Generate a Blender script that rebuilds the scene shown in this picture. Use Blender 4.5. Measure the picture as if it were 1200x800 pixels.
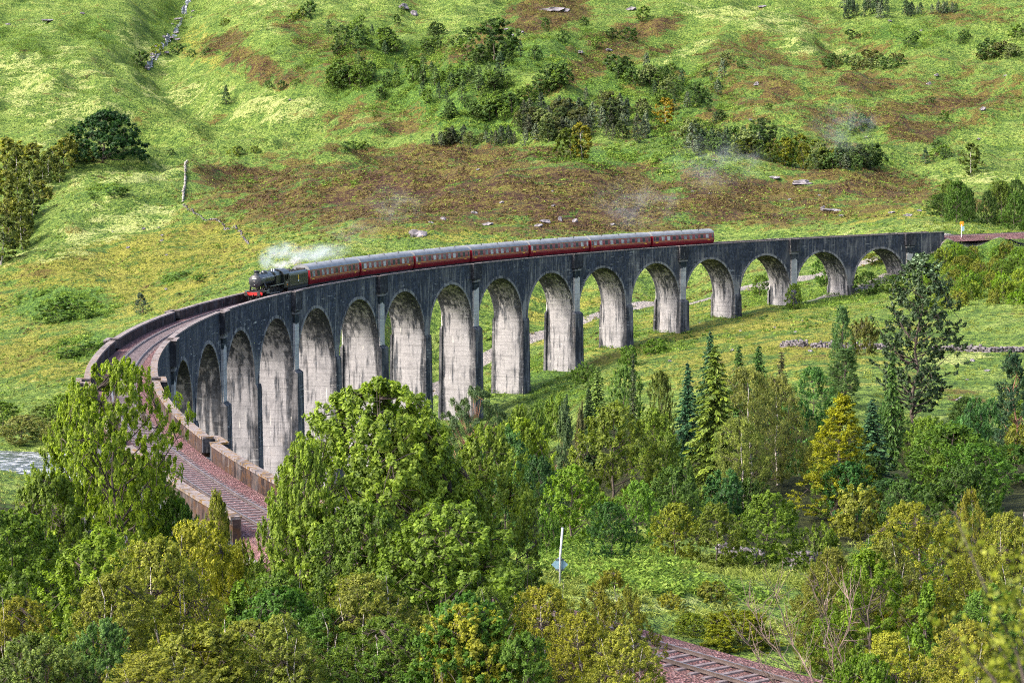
import bpy, math, random
import numpy as np
from mathutils import Vector, Matrix, noise as mnoise
R_ = math.radians
scene = bpy.context.scene
for o in list(bpy.data.objects):
    bpy.data.objects.remove(o)

# ------------------------------------------------------------------ camera, sky, sun, exposure
CAMZ, PITCH, FPX = 40.0, -0.067, 2201.8
cam_d = bpy.data.cameras.new('camera')
cam_d.sensor_width = 36.0
cam_d.lens = 36.0 * FPX / 1200.0
cam_d.clip_start = 0.5
cam_d.clip_end = 6000
cam_d.dof.use_dof = True
cam_d.dof.focus_distance = 120
cam_d.dof.aperture_fstop = 3.0
cam = bpy.data.objects.new('camera', cam_d)
scene.collection.objects.link(cam)
cam.location = (0, 0, CAMZ)
cam.rotation_euler = (math.pi / 2 + PITCH, 0, 0)
scene.camera = cam

SUN_EL, SUN_AZ = R_(43), R_(-116)          # azimuth measured from +Y towards +X: behind and to the left of the camera
world = bpy.data.worlds.new('World')
scene.world = world
world.use_nodes = True
wn = world.node_tree
bg = wn.nodes['Background']
sky = wn.nodes.new('ShaderNodeTexSky')
sky.sky_type = 'NISHITA'
sky.sun_disc = False
sky.sun_elevation = SUN_EL
sky.sun_rotation = SUN_AZ
sky.air_density = 0.85
sky.dust_density = 5.0
sky.ozone_density = 0.7
wn.links.new(sky.outputs[0], bg.inputs[0])
bg.inputs[1].default_value = 0.15
sun_d = bpy.data.lights.new('sun', 'SUN')
sun_d.energy = 1.5
sun_d.angle = R_(10.0)
sun_d.color = (1.0, 0.94, 0.83)
sun = bpy.data.objects.new('sun', sun_d)
scene.collection.objects.link(sun)
sv = Vector((math.sin(SUN_AZ) * math.cos(SUN_EL), math.cos(SUN_AZ) * math.cos(SUN_EL), math.sin(SUN_EL)))
sun.rotation_euler = sv.to_track_quat('Z', 'Y').to_euler()
scene.view_settings.view_transform = 'Standard'
scene.view_settings.look = 'None'
scene.view_settings.gamma = 1
scene.view_settings.exposure = 1.78
scene.cycles.use_denoising = False
scene.cycles.pixel_filter_type = 'BLACKMAN_HARRIS'
scene.cycles.filter_width = 1.05
scene.cycles.max_bounces = 6
scene.cycles.diffuse_bounces = 3
scene.cycles.transmission_bounces = 3
scene.cycles.transparent_max_bounces = 6
scene.cycles.volume_bounces = 1
scene.cycles.sample_clamp_indirect = 4

# ------------------------------------------------------------------ helpers
col = scene.collection


def tag(o, label=None, cat=None, group=None, kind=None):
    if label: o['label'] = label
    if cat: o['category'] = cat
    if group: o['group'] = group
    if kind: o['kind'] = kind
    return o


def link(name, me, parent=None):
    o = bpy.data.objects.new(name, me)
    col.objects.link(o)
    if parent: o.parent = parent
    return o


def empty(name, loc=(0, 0, 0), rz=0, parent=None):
    o = bpy.data.objects.new(name, None)
    col.objects.link(o)
    o.location = loc
    o.rotation_euler = (0, 0, rz)
    o.empty_display_size = 0.5
    if parent: o.parent = parent
    return o


def copy_tree(o, parent=None):
    c = o.copy()
    col.objects.link(c)
    if parent:
        c.parent = parent
    for ch in [x for x in o.children]:
        copy_tree(ch, c)
    return c


def mesh_np(name, V, F, mats, attrs=None, mi=None, smooth=False):
    """V (n,3), F (m,4) or (m,3) arrays -> mesh"""
    V = np.asarray(V, np.float32); F = np.asarray(F, np.int32)
    me = bpy.data.meshes.new(name)
    n, m, k = len(V), len(F), F.shape[1]
    me.vertices.add(n); me.vertices.foreach_set('co', V.ravel())
    me.loops.add(m * k); me.loops.foreach_set('vertex_index', F.ravel())
    me.polygons.add(m)
    me.polygons.foreach_set('loop_start', np.arange(0, m * k, k, dtype=np.int32))
    try:
        me.polygons.foreach_set('loop_total', np.full(m, k, np.int32))
    except Exception:
        pass
    if smooth:
        me.polygons.foreach_set('use_smooth', np.ones(m, bool))
    for x in (mats if isinstance(mats, (list, tuple)) else [mats]):
        me.materials.append(x)
    if mi is not None:
        me.polygons.foreach_set('material_index', np.asarray(mi, np.int32))
    for an, av in (attrs or {}).items():
        av = np.asarray(av, np.float32)
        if av.ndim == 1:
            a = me.attributes.new(an, 'FLOAT', 'POINT'); a.data.foreach_set('value', av)
        else:
            a = me.attributes.new(an, 'FLOAT_VECTOR', 'POINT'); a.data.foreach_set('vector', av.ravel())
    me.update(calc_edges=True)
    me.validate()
    return me


class MB:
    """collects simple shapes, builds ONE mesh object"""
    def __init__(s):
        s.v = []; s.f = []; s.m = []; s.sm = []

    def add(s, vs, fs, mi=0, smooth=False):
        b = len(s.v)
        s.v += [tuple(x) for x in vs]
        s.f += [tuple(i + b for i in f) for f in fs]
        s.m += [mi] * len(fs); s.sm += [smooth] * len(fs)
        return s

    def box(s, x0, x1, y0, y1, z0, z1, mi=0, top=None):
        a, b2, c, d = top if top else (x0, x1, y0, y1)
        vs = [(x0, y0, z0), (x1, y0, z0), (x1, y1, z0), (x0, y1, z0), (a, c, z1), (b2, c, z1), (b2, d, z1), (a, d, z1)]
        return s.add(vs, [(3, 2, 1, 0), (4, 5, 6, 7), (0, 1, 5, 4), (1, 2, 6, 5), (2, 3, 7, 6), (3, 0, 4, 7)], mi)

    def tube(s, pts, rad, n=8, mi=0, smooth=True, cap=True):
        pts = [Vector(p) for p in pts]
        rads = rad if isinstance(rad, (list, tuple)) else [rad] * len(pts)
        vs, fs = [], []
        prev = None
        for i, p in enumerate(pts):
            t = (pts[min(i + 1, len(pts) - 1)] - pts[max(i - 1, 0)]).normalized()
            if prev is None:
                u = t.orthogonal().normalized()
            else:
                u = (prev - t * prev.dot(t)).normalized()
            prev = u
            w = t.cross(u)
            for j in range(n):
                a = 2 * math.pi * j / n
                vs.append(p + (u * math.cos(a) + w * math.sin(a)) * rads[i])
        for i in range(len(pts) - 1):
            for j in range(n):
                k = (j + 1) % n
                fs.append((i * n + j, i * n + k, (i + 1) * n + k, (i + 1) * n + j))
        s.add(vs, fs, mi, smooth)
        if cap:
            b = len(s.v) - len(vs)
            s.f.append(tuple(b + j for j in range(n))[::-1]); s.m.append(mi); s.sm.append(False)
            b2 = b + (len(pts) - 1) * n
            s.f.append(tuple(b2 + j for j in range(n))); s.m.append(mi); s.sm.append(False)
        return s

    def prism(s, poly, axis, a, b, mi=0):
        """poly of 2D points extruded along axis ('x': (y,z), 'y': (x,z), 'z': (x,y))"""
        def P(q, t):
            return {'x': (t, q[0], q[1]), 'y': (q[0], t, q[1]), 'z': (q[0], q[1], t)}[axis]
        n = len(poly)
        vs = [P(q, a) for q in poly] + [P(q, b) for q in poly]
        fs = [tuple(range(n))[::-1], tuple(range(n, 2 * n))]
        fs += [(i, (i + 1) % n, n + (i + 1) % n, n + i) for i in range(n)]
        return s.add(vs, fs, mi)

    def build(s, name, mats, parent=None, loc=None):
        me = bpy.data.meshes.new(name)
        me.from_pydata([tuple(x) for x in s.v], [], s.f)
        for x in (mats if isinstance(mats, (list, tuple)) else [mats]):
            me.materials.append(x)
        me.polygons.foreach_set('material_index', np.array(s.m, np.int32))
        me.polygons.foreach_set('use_smooth', np.array(s.sm, bool))
        me.update()
        o = link(name, me, parent)
        if loc is not None: o.location = loc
        return o


# ---- node helpers
class NT:
    def __init__(s, name):
        s.mat = bpy.data.materials.new(name)
        s.mat.use_nodes = True
        s.t = s.mat.node_tree
        s.t.nodes.clear()
        s.out = s.t.nodes.new('ShaderNodeOutputMaterial')

    def n(s, typ, **kw):
        nd = s.t.nodes.new('ShaderNode' + typ)
        ins = kw.pop('ins', {})
        for k, v in kw.items():
            setattr(nd, k, v)
        for k, v in ins.items():
            s.set(nd.inputs[k], v)
        return nd

    def set(s, sock, v):
        if hasattr(v, 'is_output') or isinstance(v, bpy.types.NodeSocket):
            s.t.links.new(v, sock)
        else:
            if isinstance(v, (tuple, list)) and len(v) == 3 and sock.type == 'RGBA':
                v = (*v, 1)
            sock.default_value = v

    def math(s, op, a, b=0.0, c=0.0, clamp=False):
        nd = s.n('Math', operation=op, use_clamp=clamp)
        s.set(nd.inputs[0], a); s.set(nd.inputs[1], b); s.set(nd.inputs[2], c)
        return nd.outputs[0]

    def attr(s, name, which=2):
        nd = s.n('Attribute', attribute_name=name)
        return nd.outputs[which]

    def noise(s, vec, scale, detail=3, rough=.55, dist=0):
        nd = s.n('TexNoise', ins={'Scale': scale, 'Detail': detail, 'Roughness': rough, 'Distortion': dist})
        if vec is not None: s.set(nd.inputs['Vector'], vec)
        return nd.outputs['Fac']

    def vmul(s, vec, k):
        nd = s.n('VectorMath', operation='MULTIPLY')
        s.set(nd.inputs[0], vec); nd.inputs[1].default_value = k
        return nd.outputs[0]

    def ramp(s, fac, stops):
        nd = s.n('ValToRGB')
        cr = nd.color_ramp
        while len(cr.elements) < len(stops): cr.elements.new(0.5)
        for e, (p, c) in zip(cr.elements, stops):
            e.position = p
            e.color = (*c, 1) if isinstance(c, (tuple, list)) else (c, c, c, 1)
        s.set(nd.inputs[0], fac)
        return nd.outputs[0]

    def smooth(s, x, lo, hi, a=0.0, b=1.0):
        nd = s.n('MapRange', interpolation_type='SMOOTHSTEP')
        s.set(nd.inputs[0], x)
        for i, v in enumerate((lo, hi, a, b)): s.set(nd.inputs[1 + i], v)
        return nd.outputs[0]

    def mix(s, f, a, b, mode='MIX'):
        nd = s.n('Mix', data_type='RGBA', blend_type=mode)
        s.set(nd.inputs[0], f); s.set(nd.inputs[6], a); s.set(nd.inputs[7], b)
        return nd.outputs[2]

    def bump(s, h, dist=.1, strength=1.0):
        nd = s.n('Bump', ins={'Height': h, 'Distance': dist, 'Strength': strength})
        return nd.outputs[0]

    def pos(s):
        return s.n('NewGeometry').outputs['Position']

    def obj(s):
        return s.n('TexCoord').outputs['Object']

    def finish(s, color, rough=.9, normal=None, metallic=0.0, spec=.3):
        p = s.n('BsdfPrincipled', ins={'Base Color': color, 'Roughness': rough, 'Metallic': metallic, 'Specular IOR Level': spec})
        if normal is not None: s.set(p.inputs['Normal'], normal)
        s.t.links.new(p.outputs[0], s.out.inputs[0])
        return s.mat


def simple(name, c, rough=.6, metallic=0.0, var=.25, scale=6, spec=.4):
    t = NT(name)
    f = t.noise(t.obj(), scale, 4)
    cc = t.mix(t.smooth(f, .3, .7), tuple(x * (1 - var) for x in c), tuple(min(1, x * (1 + var)) for x in c))
    return t.finish(cc, rough, metallic=metallic, spec=spec)


# ------------------------------------------------------------------ the lie of the land
CX, CY, RAD, PHI0, DPH, SLOPE, ZP0 = 204.49, 201.76, 241.4, 3.0770, 0.14119, 0.03, 28.95
BAY2 = RAD * DPH                      # arc between two refuges: two bays


def arc(s, w=0.0, h=0.0):
    """s along the viaduct from one refuge, w towards the centre of its curve, h from the parapet top"""
    a = PHI0 - s / RAD
    return (CX + (RAD - w) * math.cos(a), CY + (RAD - w) * math.sin(a), ZP0 + SLOPE * s + h)


S_NEAR, S_FAR = -3.75 * BAY2, 7.29 * BAY2


def ray(px, py):
    dx, dy = (px - 600) / FPX, (400 - py) / FPX
    return np.array([dx, math.cos(PITCH) - dy * math.sin(PITCH), math.sin(PITCH) + dy * math.cos(PITCH)])


def at(px, py, Y):
    d = ray(px, py)
    return np.array([0, 0, CAMZ]) + d * (Y / d[1])


def project(P):
    P = np.asarray(P, float)
    x, y, z = P[..., 0], P[..., 1], P[..., 2] - CAMZ
    dep = y * math.cos(PITCH) + z * math.sin(PITCH)
    up = -y * math.sin(PITCH) + z * math.cos(PITCH)
    dep = np.maximum(dep, 1e-3)
    return 600 + FPX * x / dep, 400 - FPX * up / dep


# railway centre line beyond the viaduct's ends
def line_points():
    pts = []
    # near end: leaves the arc and eases towards the right foreground
    a = PHI0 - S_NEAR / RAD
    x, y, z = arc(S_NEAR)
    hd = math.atan2(-math.cos(a) * -1, math.sin(a) * -1)
    tx, ty = -math.sin(a), math.cos(a)     # direction of falling s
    hd = math.atan2(ty, tx)
    near = []
    s = S_NEAR
    for i in range(80):
        near.append((x, y, s, hd))
        hd += NEAR_CURV(i)
        x += math.cos(hd); y += math.sin(hd); s -= 1.0
    far = []
    a = PHI0 - S_FAR / RAD
    x, y, z = arc(S_FAR)
    hd = math.atan2(-math.cos(a), math.sin(a))
    s = S_FAR
    for i in range(140):
        far.append((x, y, s, hd))
        hd -= 1 / RAD * (1 if i < 20 else .3)
        x += math.cos(hd); y += math.sin(hd); s += 1.0
    return near, far


def NEAR_CURV(i):
    return (1 / 84.) if i < 15 else 0.0


NEAR, FAR = line_points()


def line(s, w=0.0, h=0.0):
    if s < S_NEAR:
        q = NEAR; t = min(S_NEAR - s, len(NEAR) - 1.001); sg = -1
    elif s > S_FAR:
        q = FAR; t = min(s - S_FAR, len(FAR) - 1.001); sg = 1
    else:
        return arc(s, w, h)
    i = int(t); f = t - i
    x = q[i][0] * (1 - f) + q[i + 1][0] * f
    y = q[i][1] * (1 - f) + q[i + 1][1] * f
    hd = q[i][3] + (0 if f == 0 else (q[i + 1][3] - q[i][3]) * f)
    # right-hand side of rising s is the centre side
    tx, ty = math.cos(hd) * sg, math.sin(hd) * sg
    return (x + ty * w, y - tx * w, ZP0 + SLOPE * (s if s > S_NEAR else S_NEAR + .35 * (s - S_NEAR)) + h)


TP = []                                 # terrain support points


def tp(x, *yy):
    for y, Y in yy: TP.append(tuple(at(x, y, Y)))


tp(-150, (560, 250), (500, 340), (430, 440), (380, 500), (320, 570), (250, 690), (200, 820), (150, 900), (100, 1010), (50, 1150), (0, 1320), (-60, 1550), (-100, 1900))
tp(0, (560, 270), (530, 310), (470, 390), (430, 440), (380, 500), (320, 570), (250, 690), (200, 820), (150, 900), (100, 1010), (50, 1150), (0, 1320), (-60, 1550), (-110, 1900))
tp(60, (470, 380), (430, 420), (380, 490), (320, 550), (265, 620), (235, 690), (195, 790))
tp(130, (480, 350), (430, 410), (390, 460), (340, 520), (280, 590), (230, 650), (196, 700), (198, 740), (190, 800), (160, 880), (100, 1000), (50, 1140), (0, 1300), (-60, 1500), (-110, 1900))
tp(215, (360, 450), (320, 520), (260, 600), (225, 650), (192, 700), (187, 790), (150, 900), (110, 1010), (75, 1120), (30, 1330), (0, 1500), (-50, 1800), (-80, 2000))
tp(300, (350, 430), (300, 510), (260, 580), (220, 650), (185, 720), (165, 800), (125, 900), (90, 960), (50, 1060), (0, 1250), (-60, 1500), (-120, 1900))
tp(400, (330, 420), (300, 460), (260, 530), (220, 600), (182, 680), (165, 750), (130, 830), (90, 930), (50, 1030), (0, 1200), (-60, 1450), (-120, 1900))
tp(500, (460, 405), (430, 425), (300, 470), (280, 490), (240, 560), (200, 620), (172, 680), (166, 740), (130, 810), (90, 900), (50, 1010), (0, 1180), (-60, 1420), (-120, 1900))
tp(650, (392, 430), (360, 460), (300, 480), (260, 520), (220, 570), (178, 650), (168, 710), (130, 780), (90, 880), (50, 990), (0, 1150), (-60, 1400), (-120, 1900))
tp(800, (352, 455), (320, 480), (280, 500), (240, 550), (200, 600), (178, 660), (140, 740), (100, 840), (50, 980), (0, 1140), (-60, 1380), (-120, 1900))
tp(950, (350, 410), (325, 440), (300, 470), (270, 500), (230, 560), (205, 620), (185, 680), (140, 760), (100, 850), (50, 980), (0, 1130), (-60, 1360), (-120, 1900))
tp(1100, (262, 480), (240, 530), (210, 600), (180, 680), (140, 760), (100, 850), (50, 970), (0, 1120), (-60, 1340), (-120, 1900))
tp(1200, (268, 470), (240, 540), (210, 610), (180, 690), (140, 770), (100, 850), (50, 970), (0, 1110), (-60, 1330), (-120, 1900))
tp(1380, (268, 470), (240, 540), (210, 610), (180, 690), (140, 770), (100, 850), (50, 970), (0, 1110), (-60, 1330), (-120, 1900))
tp(1100, (480, 215), (440, 255), (410, 285), (380, 325), (350, 365), (320, 395), (298, 412))
tp(950, (470, 215), (430, 260), (405, 300), (375, 350))
tp(800, (480, 260), (440, 290), (410, 325))
tp(700, (520, 230), (470, 275), (440, 310))
tp(1200, (480, 210), (440, 250), (400, 290), (370, 325), (330, 370), (290, 402))
tp(1380, (480, 205), (400, 280), (330, 370), (290, 402))
tp(700, (600, 150), (650, 115), (690, 93))
tp(850, (655, 118), (600, 150), (550, 190), (710, 88))
tp(1000, (655, 118), (600, 150), (550, 180), (510, 200))
tp(1150, (650, 105), (600, 140), (550, 170), (510, 195))
for q in [(0, 0, -1.8), (-40, 0, -2), (40, 0, -2), (0, -15, 0), (0, 20, -6.5), (-20, 25, -9), (22, 30, -11), (0, 40, -10.9), (0, 50, -13.4), (-14, 45, -12.4), (16, 42, -11.8), (0, 60, -16.6), (14, 50, -15.0), (-16, 62, -16.6), (-10, 55, -15.2), (-26, 60, -17),
          (-22, 76, -20.5), (-36, 80, -24), (-34, 110, -29), (-50, 150, -33), (-70, 200, -37), (-79, 300, -39), (-60, 320, -39.5), (-100, 290, -38.7),
          (-10, 200, -37), (-12, 150, -33), (-12, 122, -27), (5, 170, -31), (10, 205, -33), (20, 240, -31), (-20, 260, -38.5), (0, 270, -35), (60, 100, -18), (50, 60, -15), (-60, 80, -30)]:
    TP.append((q[0], q[1], q[2] + CAMZ))
for k, dep in [(-3.3, 5), (-3, 9), (-2.5, 14), (-2, 18), (-1, 25), (0, 29), (1, 29.7), (2, 29), (3, 26.3), (3.5, 23.6), (4, 21.4), (4.5, 18.6), (5, 17), (5.5, 15.2), (6, 13.7), (6.5, 12.4), (7, 8.5)]:
    for w in (-5, 0, 5):
        TP.append(arc(k * BAY2, w, -dep))
for s in (S_FAR - 1, S_FAR + 15, S_FAR + 40, S_FAR + 80, S_FAR + 120):
    for w in (-4, 0, 4):
        TP.append(line(s, w, -1.75))
    TP.append(line(s, 14, -9 if s < S_FAR + 50 else -8))
for s in (S_NEAR + 1, S_NEAR - 4, S_NEAR - 10, S_NEAR - 17, S_NEAR - 24, S_NEAR - 32, S_NEAR - 40, S_NEAR - 55):
    for w in (-3.4, 0, 3.4):
        TP.append(line(s, w, -1.75))
    if s > S_NEAR - 20: TP.append(line(s, -9, -6))
    if s < S_NEAR - 8: TP.append(line(s, 8, -2.0))
TP = np.array(TP)


def uv_(X, Y):
    return np.stack([3.0 * X / (Y + 60.), np.log(Y + 60.) * 1.0], -1)


_U = uv_(TP[:, 0], TP[:, 1])
_D = np.sqrt(((_U[:, None] - _U[None]) ** 2).sum(-1) + 1e-5)
_n = len(TP)
_A = np.zeros((_n + 3, _n + 3)); _A[:_n, :_n] = -_D + np.eye(_n) * 0.0006
_A[:_n, _n] = 1; _A[:_n, _n + 1:] = _U; _A[_n:, :_n] = _A[:_n, _n:].T
_W = np.linalg.solve(_A, np.concatenate([TP[:, 2], np.zeros(3)]))


def hash2(ix, iy, seed):
    h = (ix.astype(np.int64) * 374761393 + iy.astype(np.int64) * 668265263 + seed * 974711) & 0x7fffffff
    h = ((h ^ (h >> 13)) * 1274126177) & 0x7fffffff
    h = h ^ (h >> 16)
    return (h & 0xffff) / 65535.0


def vnoise(x, y, seed=0):
    ix, iy = np.floor(x), np.floor(y)
    fx, fy = x - ix, y - iy
    fx = fx * fx * (3 - 2 * fx); fy = fy * fy * (3 - 2 * fy)
    a, b = hash2(ix, iy, seed), hash2(ix + 1, iy, seed)
    c, d = hash2(ix, iy + 1, seed), hash2(ix + 1, iy + 1, seed)
    return (a * (1 - fx) + b * fx) * (1 - fy) + (c * (1 - fx) + d * fx) * fy - .5


def fbm(x, y, scale, oct=4, seed=0, gain=.5):
    r = 0; am = 1
    for i in range(oct):
        r = r + am * vnoise(x / scale * 2 ** i + 17.3 * i, y / scale * 2 ** i - 9.1 * i, seed + i)
        am *= gain
    return r


def base_h(X, Y):
    X = np.asarray(X, float); Y = np.asarray(Y, float)
    sh = X.shape
    U = uv_(X.ravel(), Y.ravel())
    out = np.empty(len(U))
    for i in range(0, len(U), 20000):
        q = U[i:i + 20000]
        d = np.sqrt(((q[:, None] - _U[None]) ** 2).sum(-1) + 1e-5)
        out[i:i + 20000] = -d @ _W[:_n] + _W[_n] + q @ _W[_n + 1:]
    return out.reshape(sh)


def track_dist(X, Y):
    """distance to the railway centre line (arc and its continuations)"""
    d = np.abs(np.hypot(X - CX, Y - CY) - RAD)
    a = np.arctan2(Y - CY, X - CX)
    a = np.where(a < 0, a + 2 * math.pi, a)
    s = (PHI0 - a) * RAD
    d = np.where((s > S_NEAR) & (s < S_FAR), d, 1e9)
    for q in (NEAR, FAR):
        for p in q[::3]:
            d = np.minimum(d, np.hypot(X - p[0], Y - p[1]))
    return d


RIVER = [(-150, 322), (-112, 313), (-80, 304), (-62, 292), (-48, 272), (-40, 250), (-30, 226), (-14, 208), (6, 196), (30, 190)]
RIVER_W = 17.0


def RIVER_Z(i): return .25 - .06 * i


def river_dist(X, Y):
    d = np.full(np.shape(X), 1e9); z = np.zeros(np.shape(X))
    for i, (a, b) in enumerate(zip(RIVER[:-1], RIVER[1:])):
        ax, ay = b[0] - a[0], b[1] - a[1]
        t = np.clip(((X - a[0]) * ax + (Y - a[1]) * ay) / (ax * ax + ay * ay), 0, 1)
        q = np.hypot(X - a[0] - t * ax, Y - a[1] - t * ay)
        z = np.where(q < d, RIVER_Z(i + t), z); d = np.minimum(d, q)
    return d, z


GULLIES = [([(-250, 1500), (-244, 1451), (-234, 1357), (-221, 1246), (-219, 1200), (-219, 1169), (-203, 1100), (-192, 1060), (-170, 1010), (-146, 955), (-115, 905), (-79, 829), (-52, 766), (-30, 694), (0, 660)], 42., 15.),
           ([(-267, 1099), (-240, 1035), (-218, 985), (-195, 960), (-176, 930)], 30., 6.), ([(-330, 1200), (-290, 1080), (-262, 980), (-240, 900)], 40., 8.),
           ([(60, 1180), (85, 1040), (70, 930), (95, 830), (80, 740)], 34., 7.), ([(200, 1150), (165, 1000), (190, 880), (160, 760)], 38., 7.), ([(-60, 1150), (-40, 1010), (-62, 900), (-35, 800)], 30., 6.)]


def gully(X, Y):
    g = np.zeros(np.shape(X))
    for pts, wd, dp in GULLIES:
        d = np.full(np.shape(X), 1e9)
        for a, b in zip(pts[:-1], pts[1:]):
            ax, ay = b[0] - a[0], b[1] - a[1]
            t = np.clip(((X - a[0]) * ax + (Y - a[1]) * ay) / (ax * ax + ay * ay), 0, 1)
            d = np.minimum(d, np.hypot(X - a[0] - t * ax, Y - a[1] - t * ay))
        g = np.maximum(g, dp * np.exp(-(d / wd) ** 1.3 * 1.6))
    return g


def ground(X, Y):
    X = np.asarray(X, float); Y = np.asarray(Y, float)
    z = base_h(X, Y)
    amp = np.clip((Y - 420) / 350, 0, 1)
    n = fbm(X, Y, 6.0, 3, 3) * .55 * (1 - .3 * amp) + fbm(X, Y, 26., 4, 11) * (1.0 + 6.5 * amp) + fbm(X, Y, 12., 2, 15) * 3.2 * amp + fbm(X * .8, Y * .6, 90., 4, 29) * 15.0 * amp
    n = n + np.abs(fbm(X, Y, 45., 3, 41)) * -15.0 * amp
    q = np.clip((track_dist(X, Y) - 3.0) / 6.0, 0, 1)
    z = z + n * (.06 + .94 * q)
    far = Y > 640
    if np.any(far):
        z = np.where(far, z - gully(X, Y) * np.clip((Y - 640) / 60., 0, 1), z)
    rd, rz = river_dist(X, Y)
    f = np.clip((rd - RIVER_W * .42) / 9.0, 0, 1); f = f * f * (3 - 2 * f)
    return np.where(rd < 60, z * f + (rz - .8) * (1 - f), z)


def hit(px, py, y0=30.0, y1=2200.0):
    """where the sight line of a pixel meets the ground"""
    d = ray(px, py)
    Y = np.geomspace(y0, y1, 900)
    X = d[0] / d[1] * Y
    Z = CAMZ + d[2] / d[1] * Y
    g = ground(X, Y)
    b = np.nonzero(Z < g)[0]
    i = b[0] if len(b) else len(Y) - 1
    if i == 0: return np.array([X[0], Y[0], g[0]])
    a0, a1 = (Z - g)[i - 1], (Z - g)[i]
    f = a0 / (a0 - a1 + 1e-9)
    f = min(max(f, 0), 1)
    Yh = Y[i - 1] + f * (Y[i] - Y[i - 1])
    Xh = d[0] / d[1] * Yh
    return np.array([Xh, Yh, float(ground(np.array([Xh]), np.array([Yh]))[0])])

# ------------------------------------------------------------------ materials of the land and the masonry
def ell(U, V, lst):
    m = np.zeros_like(U)
    for (cx, cy, rx, ry, an, st) in lst:
        c, s = math.cos(R_(an)), math.sin(R_(an))
        dx, dy = U - cx, V - cy
        a = (dx * c + dy * s) / rx; b = (-dx * s + dy * c) / ry
        m = np.maximum(m, st * np.clip(1.6 - 1.15 * np.sqrt(a * a + b * b), 0, 1))
    return m


# patches of brown heather, bracken, pale grass: where they lie on the hill (sight lines of the photograph)
HEATHER = [(330, 225, 110, 38, 4, .8), (500, 225, 190, 45, -3, 1), (680, 232, 180, 50, 2, .95), (860, 228, 160, 36, 4, .8), (1010, 215, 120, 22, 6, .8),
           (560, 180, 150, 12, 0, .9), (270, 205, 60, 14, 0, .8), (262, 50, 34, 10, -22, .9), (300, 75, 45, 14, 20, .9), (330, 90, 60, 16, 8, .7), (395, 60, 50, 30, 30, .45), (640, 18, 60, 22, -12, .95), (590, 30, 50, 12, -25, .8),
           (740, 38, 70, 10, -14, .9), (730, 50, 50, 8, -14, .8), (770, 60, 40, 8, -10, .7), (660, 140, 60, 12, -18, .6), (910, 100, 36, 12, 12, .85), (1010, 95, 40, 13, 4, .85), (1035, 140, 60, 14, 5, .75),
           (1080, 155, 70, 14, -8, .75), (880, 140, 40, 8, 10, .75), (960, 148, 40, 8, 0, .6), (960, 120, 260, 60, 0, .40), (1150, 110, 80, 30, 0, .45), (990, 45, 60, 12, 20, .5), (1140, 20, 60, 20, 0, .45),
           (420, 135, 70, 14, 0, .5), (690, 78, 90, 14, -25, .75), (560, 48, 60, 14, -20, .7), (930, 70, 90, 12, 5, .7), (1100, 125, 90, 14, -5, .75), (860, 115, 50, 12, 8, .7), (980, 178, 120, 9, 5, .65), (450, 150, 60, 10, 0, .6), (355, 40, 50, 14, 25, .6), (430, 178, 60, 6, 0, .7), (870, 60, 70, 16, -8, .5), (1150, 240, 60, 8, 0, .5), (760, 350, 60, 12, 0, .35), (960, 455, 40, 20, 0, .3), (1120, 460, 60, 14, 20, .55)]
BRACKEN = [(480, 95, 150, 52, 12, .9), (560, 130, 110, 32, 10, .9), (700, 110, 80, 40, -25, .7), (760, 190, 120, 16, 4, .9), (800, 130, 70, 60, -20, .8), (640, 62, 90, 20, -10, .8), (960, 180, 120, 16, 8, .5), (1010, 140, 60, 40, 0, .35),
           (1150, 310, 100, 36, 0, 1), (440, 105, 80, 20, 0, .8), (1080, 40, 80, 22, 0, .6), (75, 355, 62, 24, -4, 1), (105, 405, 50, 16, -10, .9), (215, 320, 40, 10, -14, .7), (125, 222, 26, 8, -10, .8), (140, 120, 60, 12, 20, .4), (30, 50, 80, 20, 20, .45),
           (120, 40, 60, 22, 10, .5), (200, 20, 40, 30, -60, .5), (640, 450, 60, 34, 20, .6), (760, 398, 70, 12, 16, .55), (590, 410, 30, 50, 0, .4), (700, 660, 150, 26, 12, 1), (660, 630, 60, 20, 0, 1), (830, 690, 90, 12, 10, .9), (950, 345, 110, 22, 0, .6), (400, 215, 30, 8, 0, .6), (290, 215, 20, 8, 0, .5), (470, 112, 14, 60, 0, .3)]
PALE = [(70, 110, 90, 50, 30, .7), (60, 60, 60, 40, 25, .5), (250, 120, 100, 24, 10, .6), (330, 125, 60, 14, 0, .6), (150, 205, 120, 12, -6, .7), (120, 265, 90, 24, -10, .6), (60, 290, 80, 20, -10, .5), (430, 145, 90, 14, 0, .7), (470, 190, 50, 5, -15, .8), (330, 20, 90, 30, 40, .5),
        (560, 80, 60, 12, -30, .5), (900, 25, 120, 16, 8, .7), (780, 70, 70, 14, -20, .6), (1100, 210, 80, 8, 0, .7), (950, 60, 120, 16, 0, .5), (760, 700, 90, 18, 10, .8), (870, 690, 60, 14, 20, .5), (1140, 420, 90, 10, 0, .6), (170, 60, 50, 14, 35, .7), (420, 215, 70, 5, -14, .6), (600, 195, 60, 4, -10, .7)]
MOSS = [(150, 320, 190, 55, -14, .8), (230, 285, 90, 20, -20, .7), (60, 420, 110, 40, 0, .7), (880, 400, 200, 60, 0, .6), (560, 260, 260, 30, 0, .6), (1000, 250, 100, 14, 0, .7), (650, 370, 100, 40, 0, .5), (250, 60, 60, 25, 20, .5)]


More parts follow.
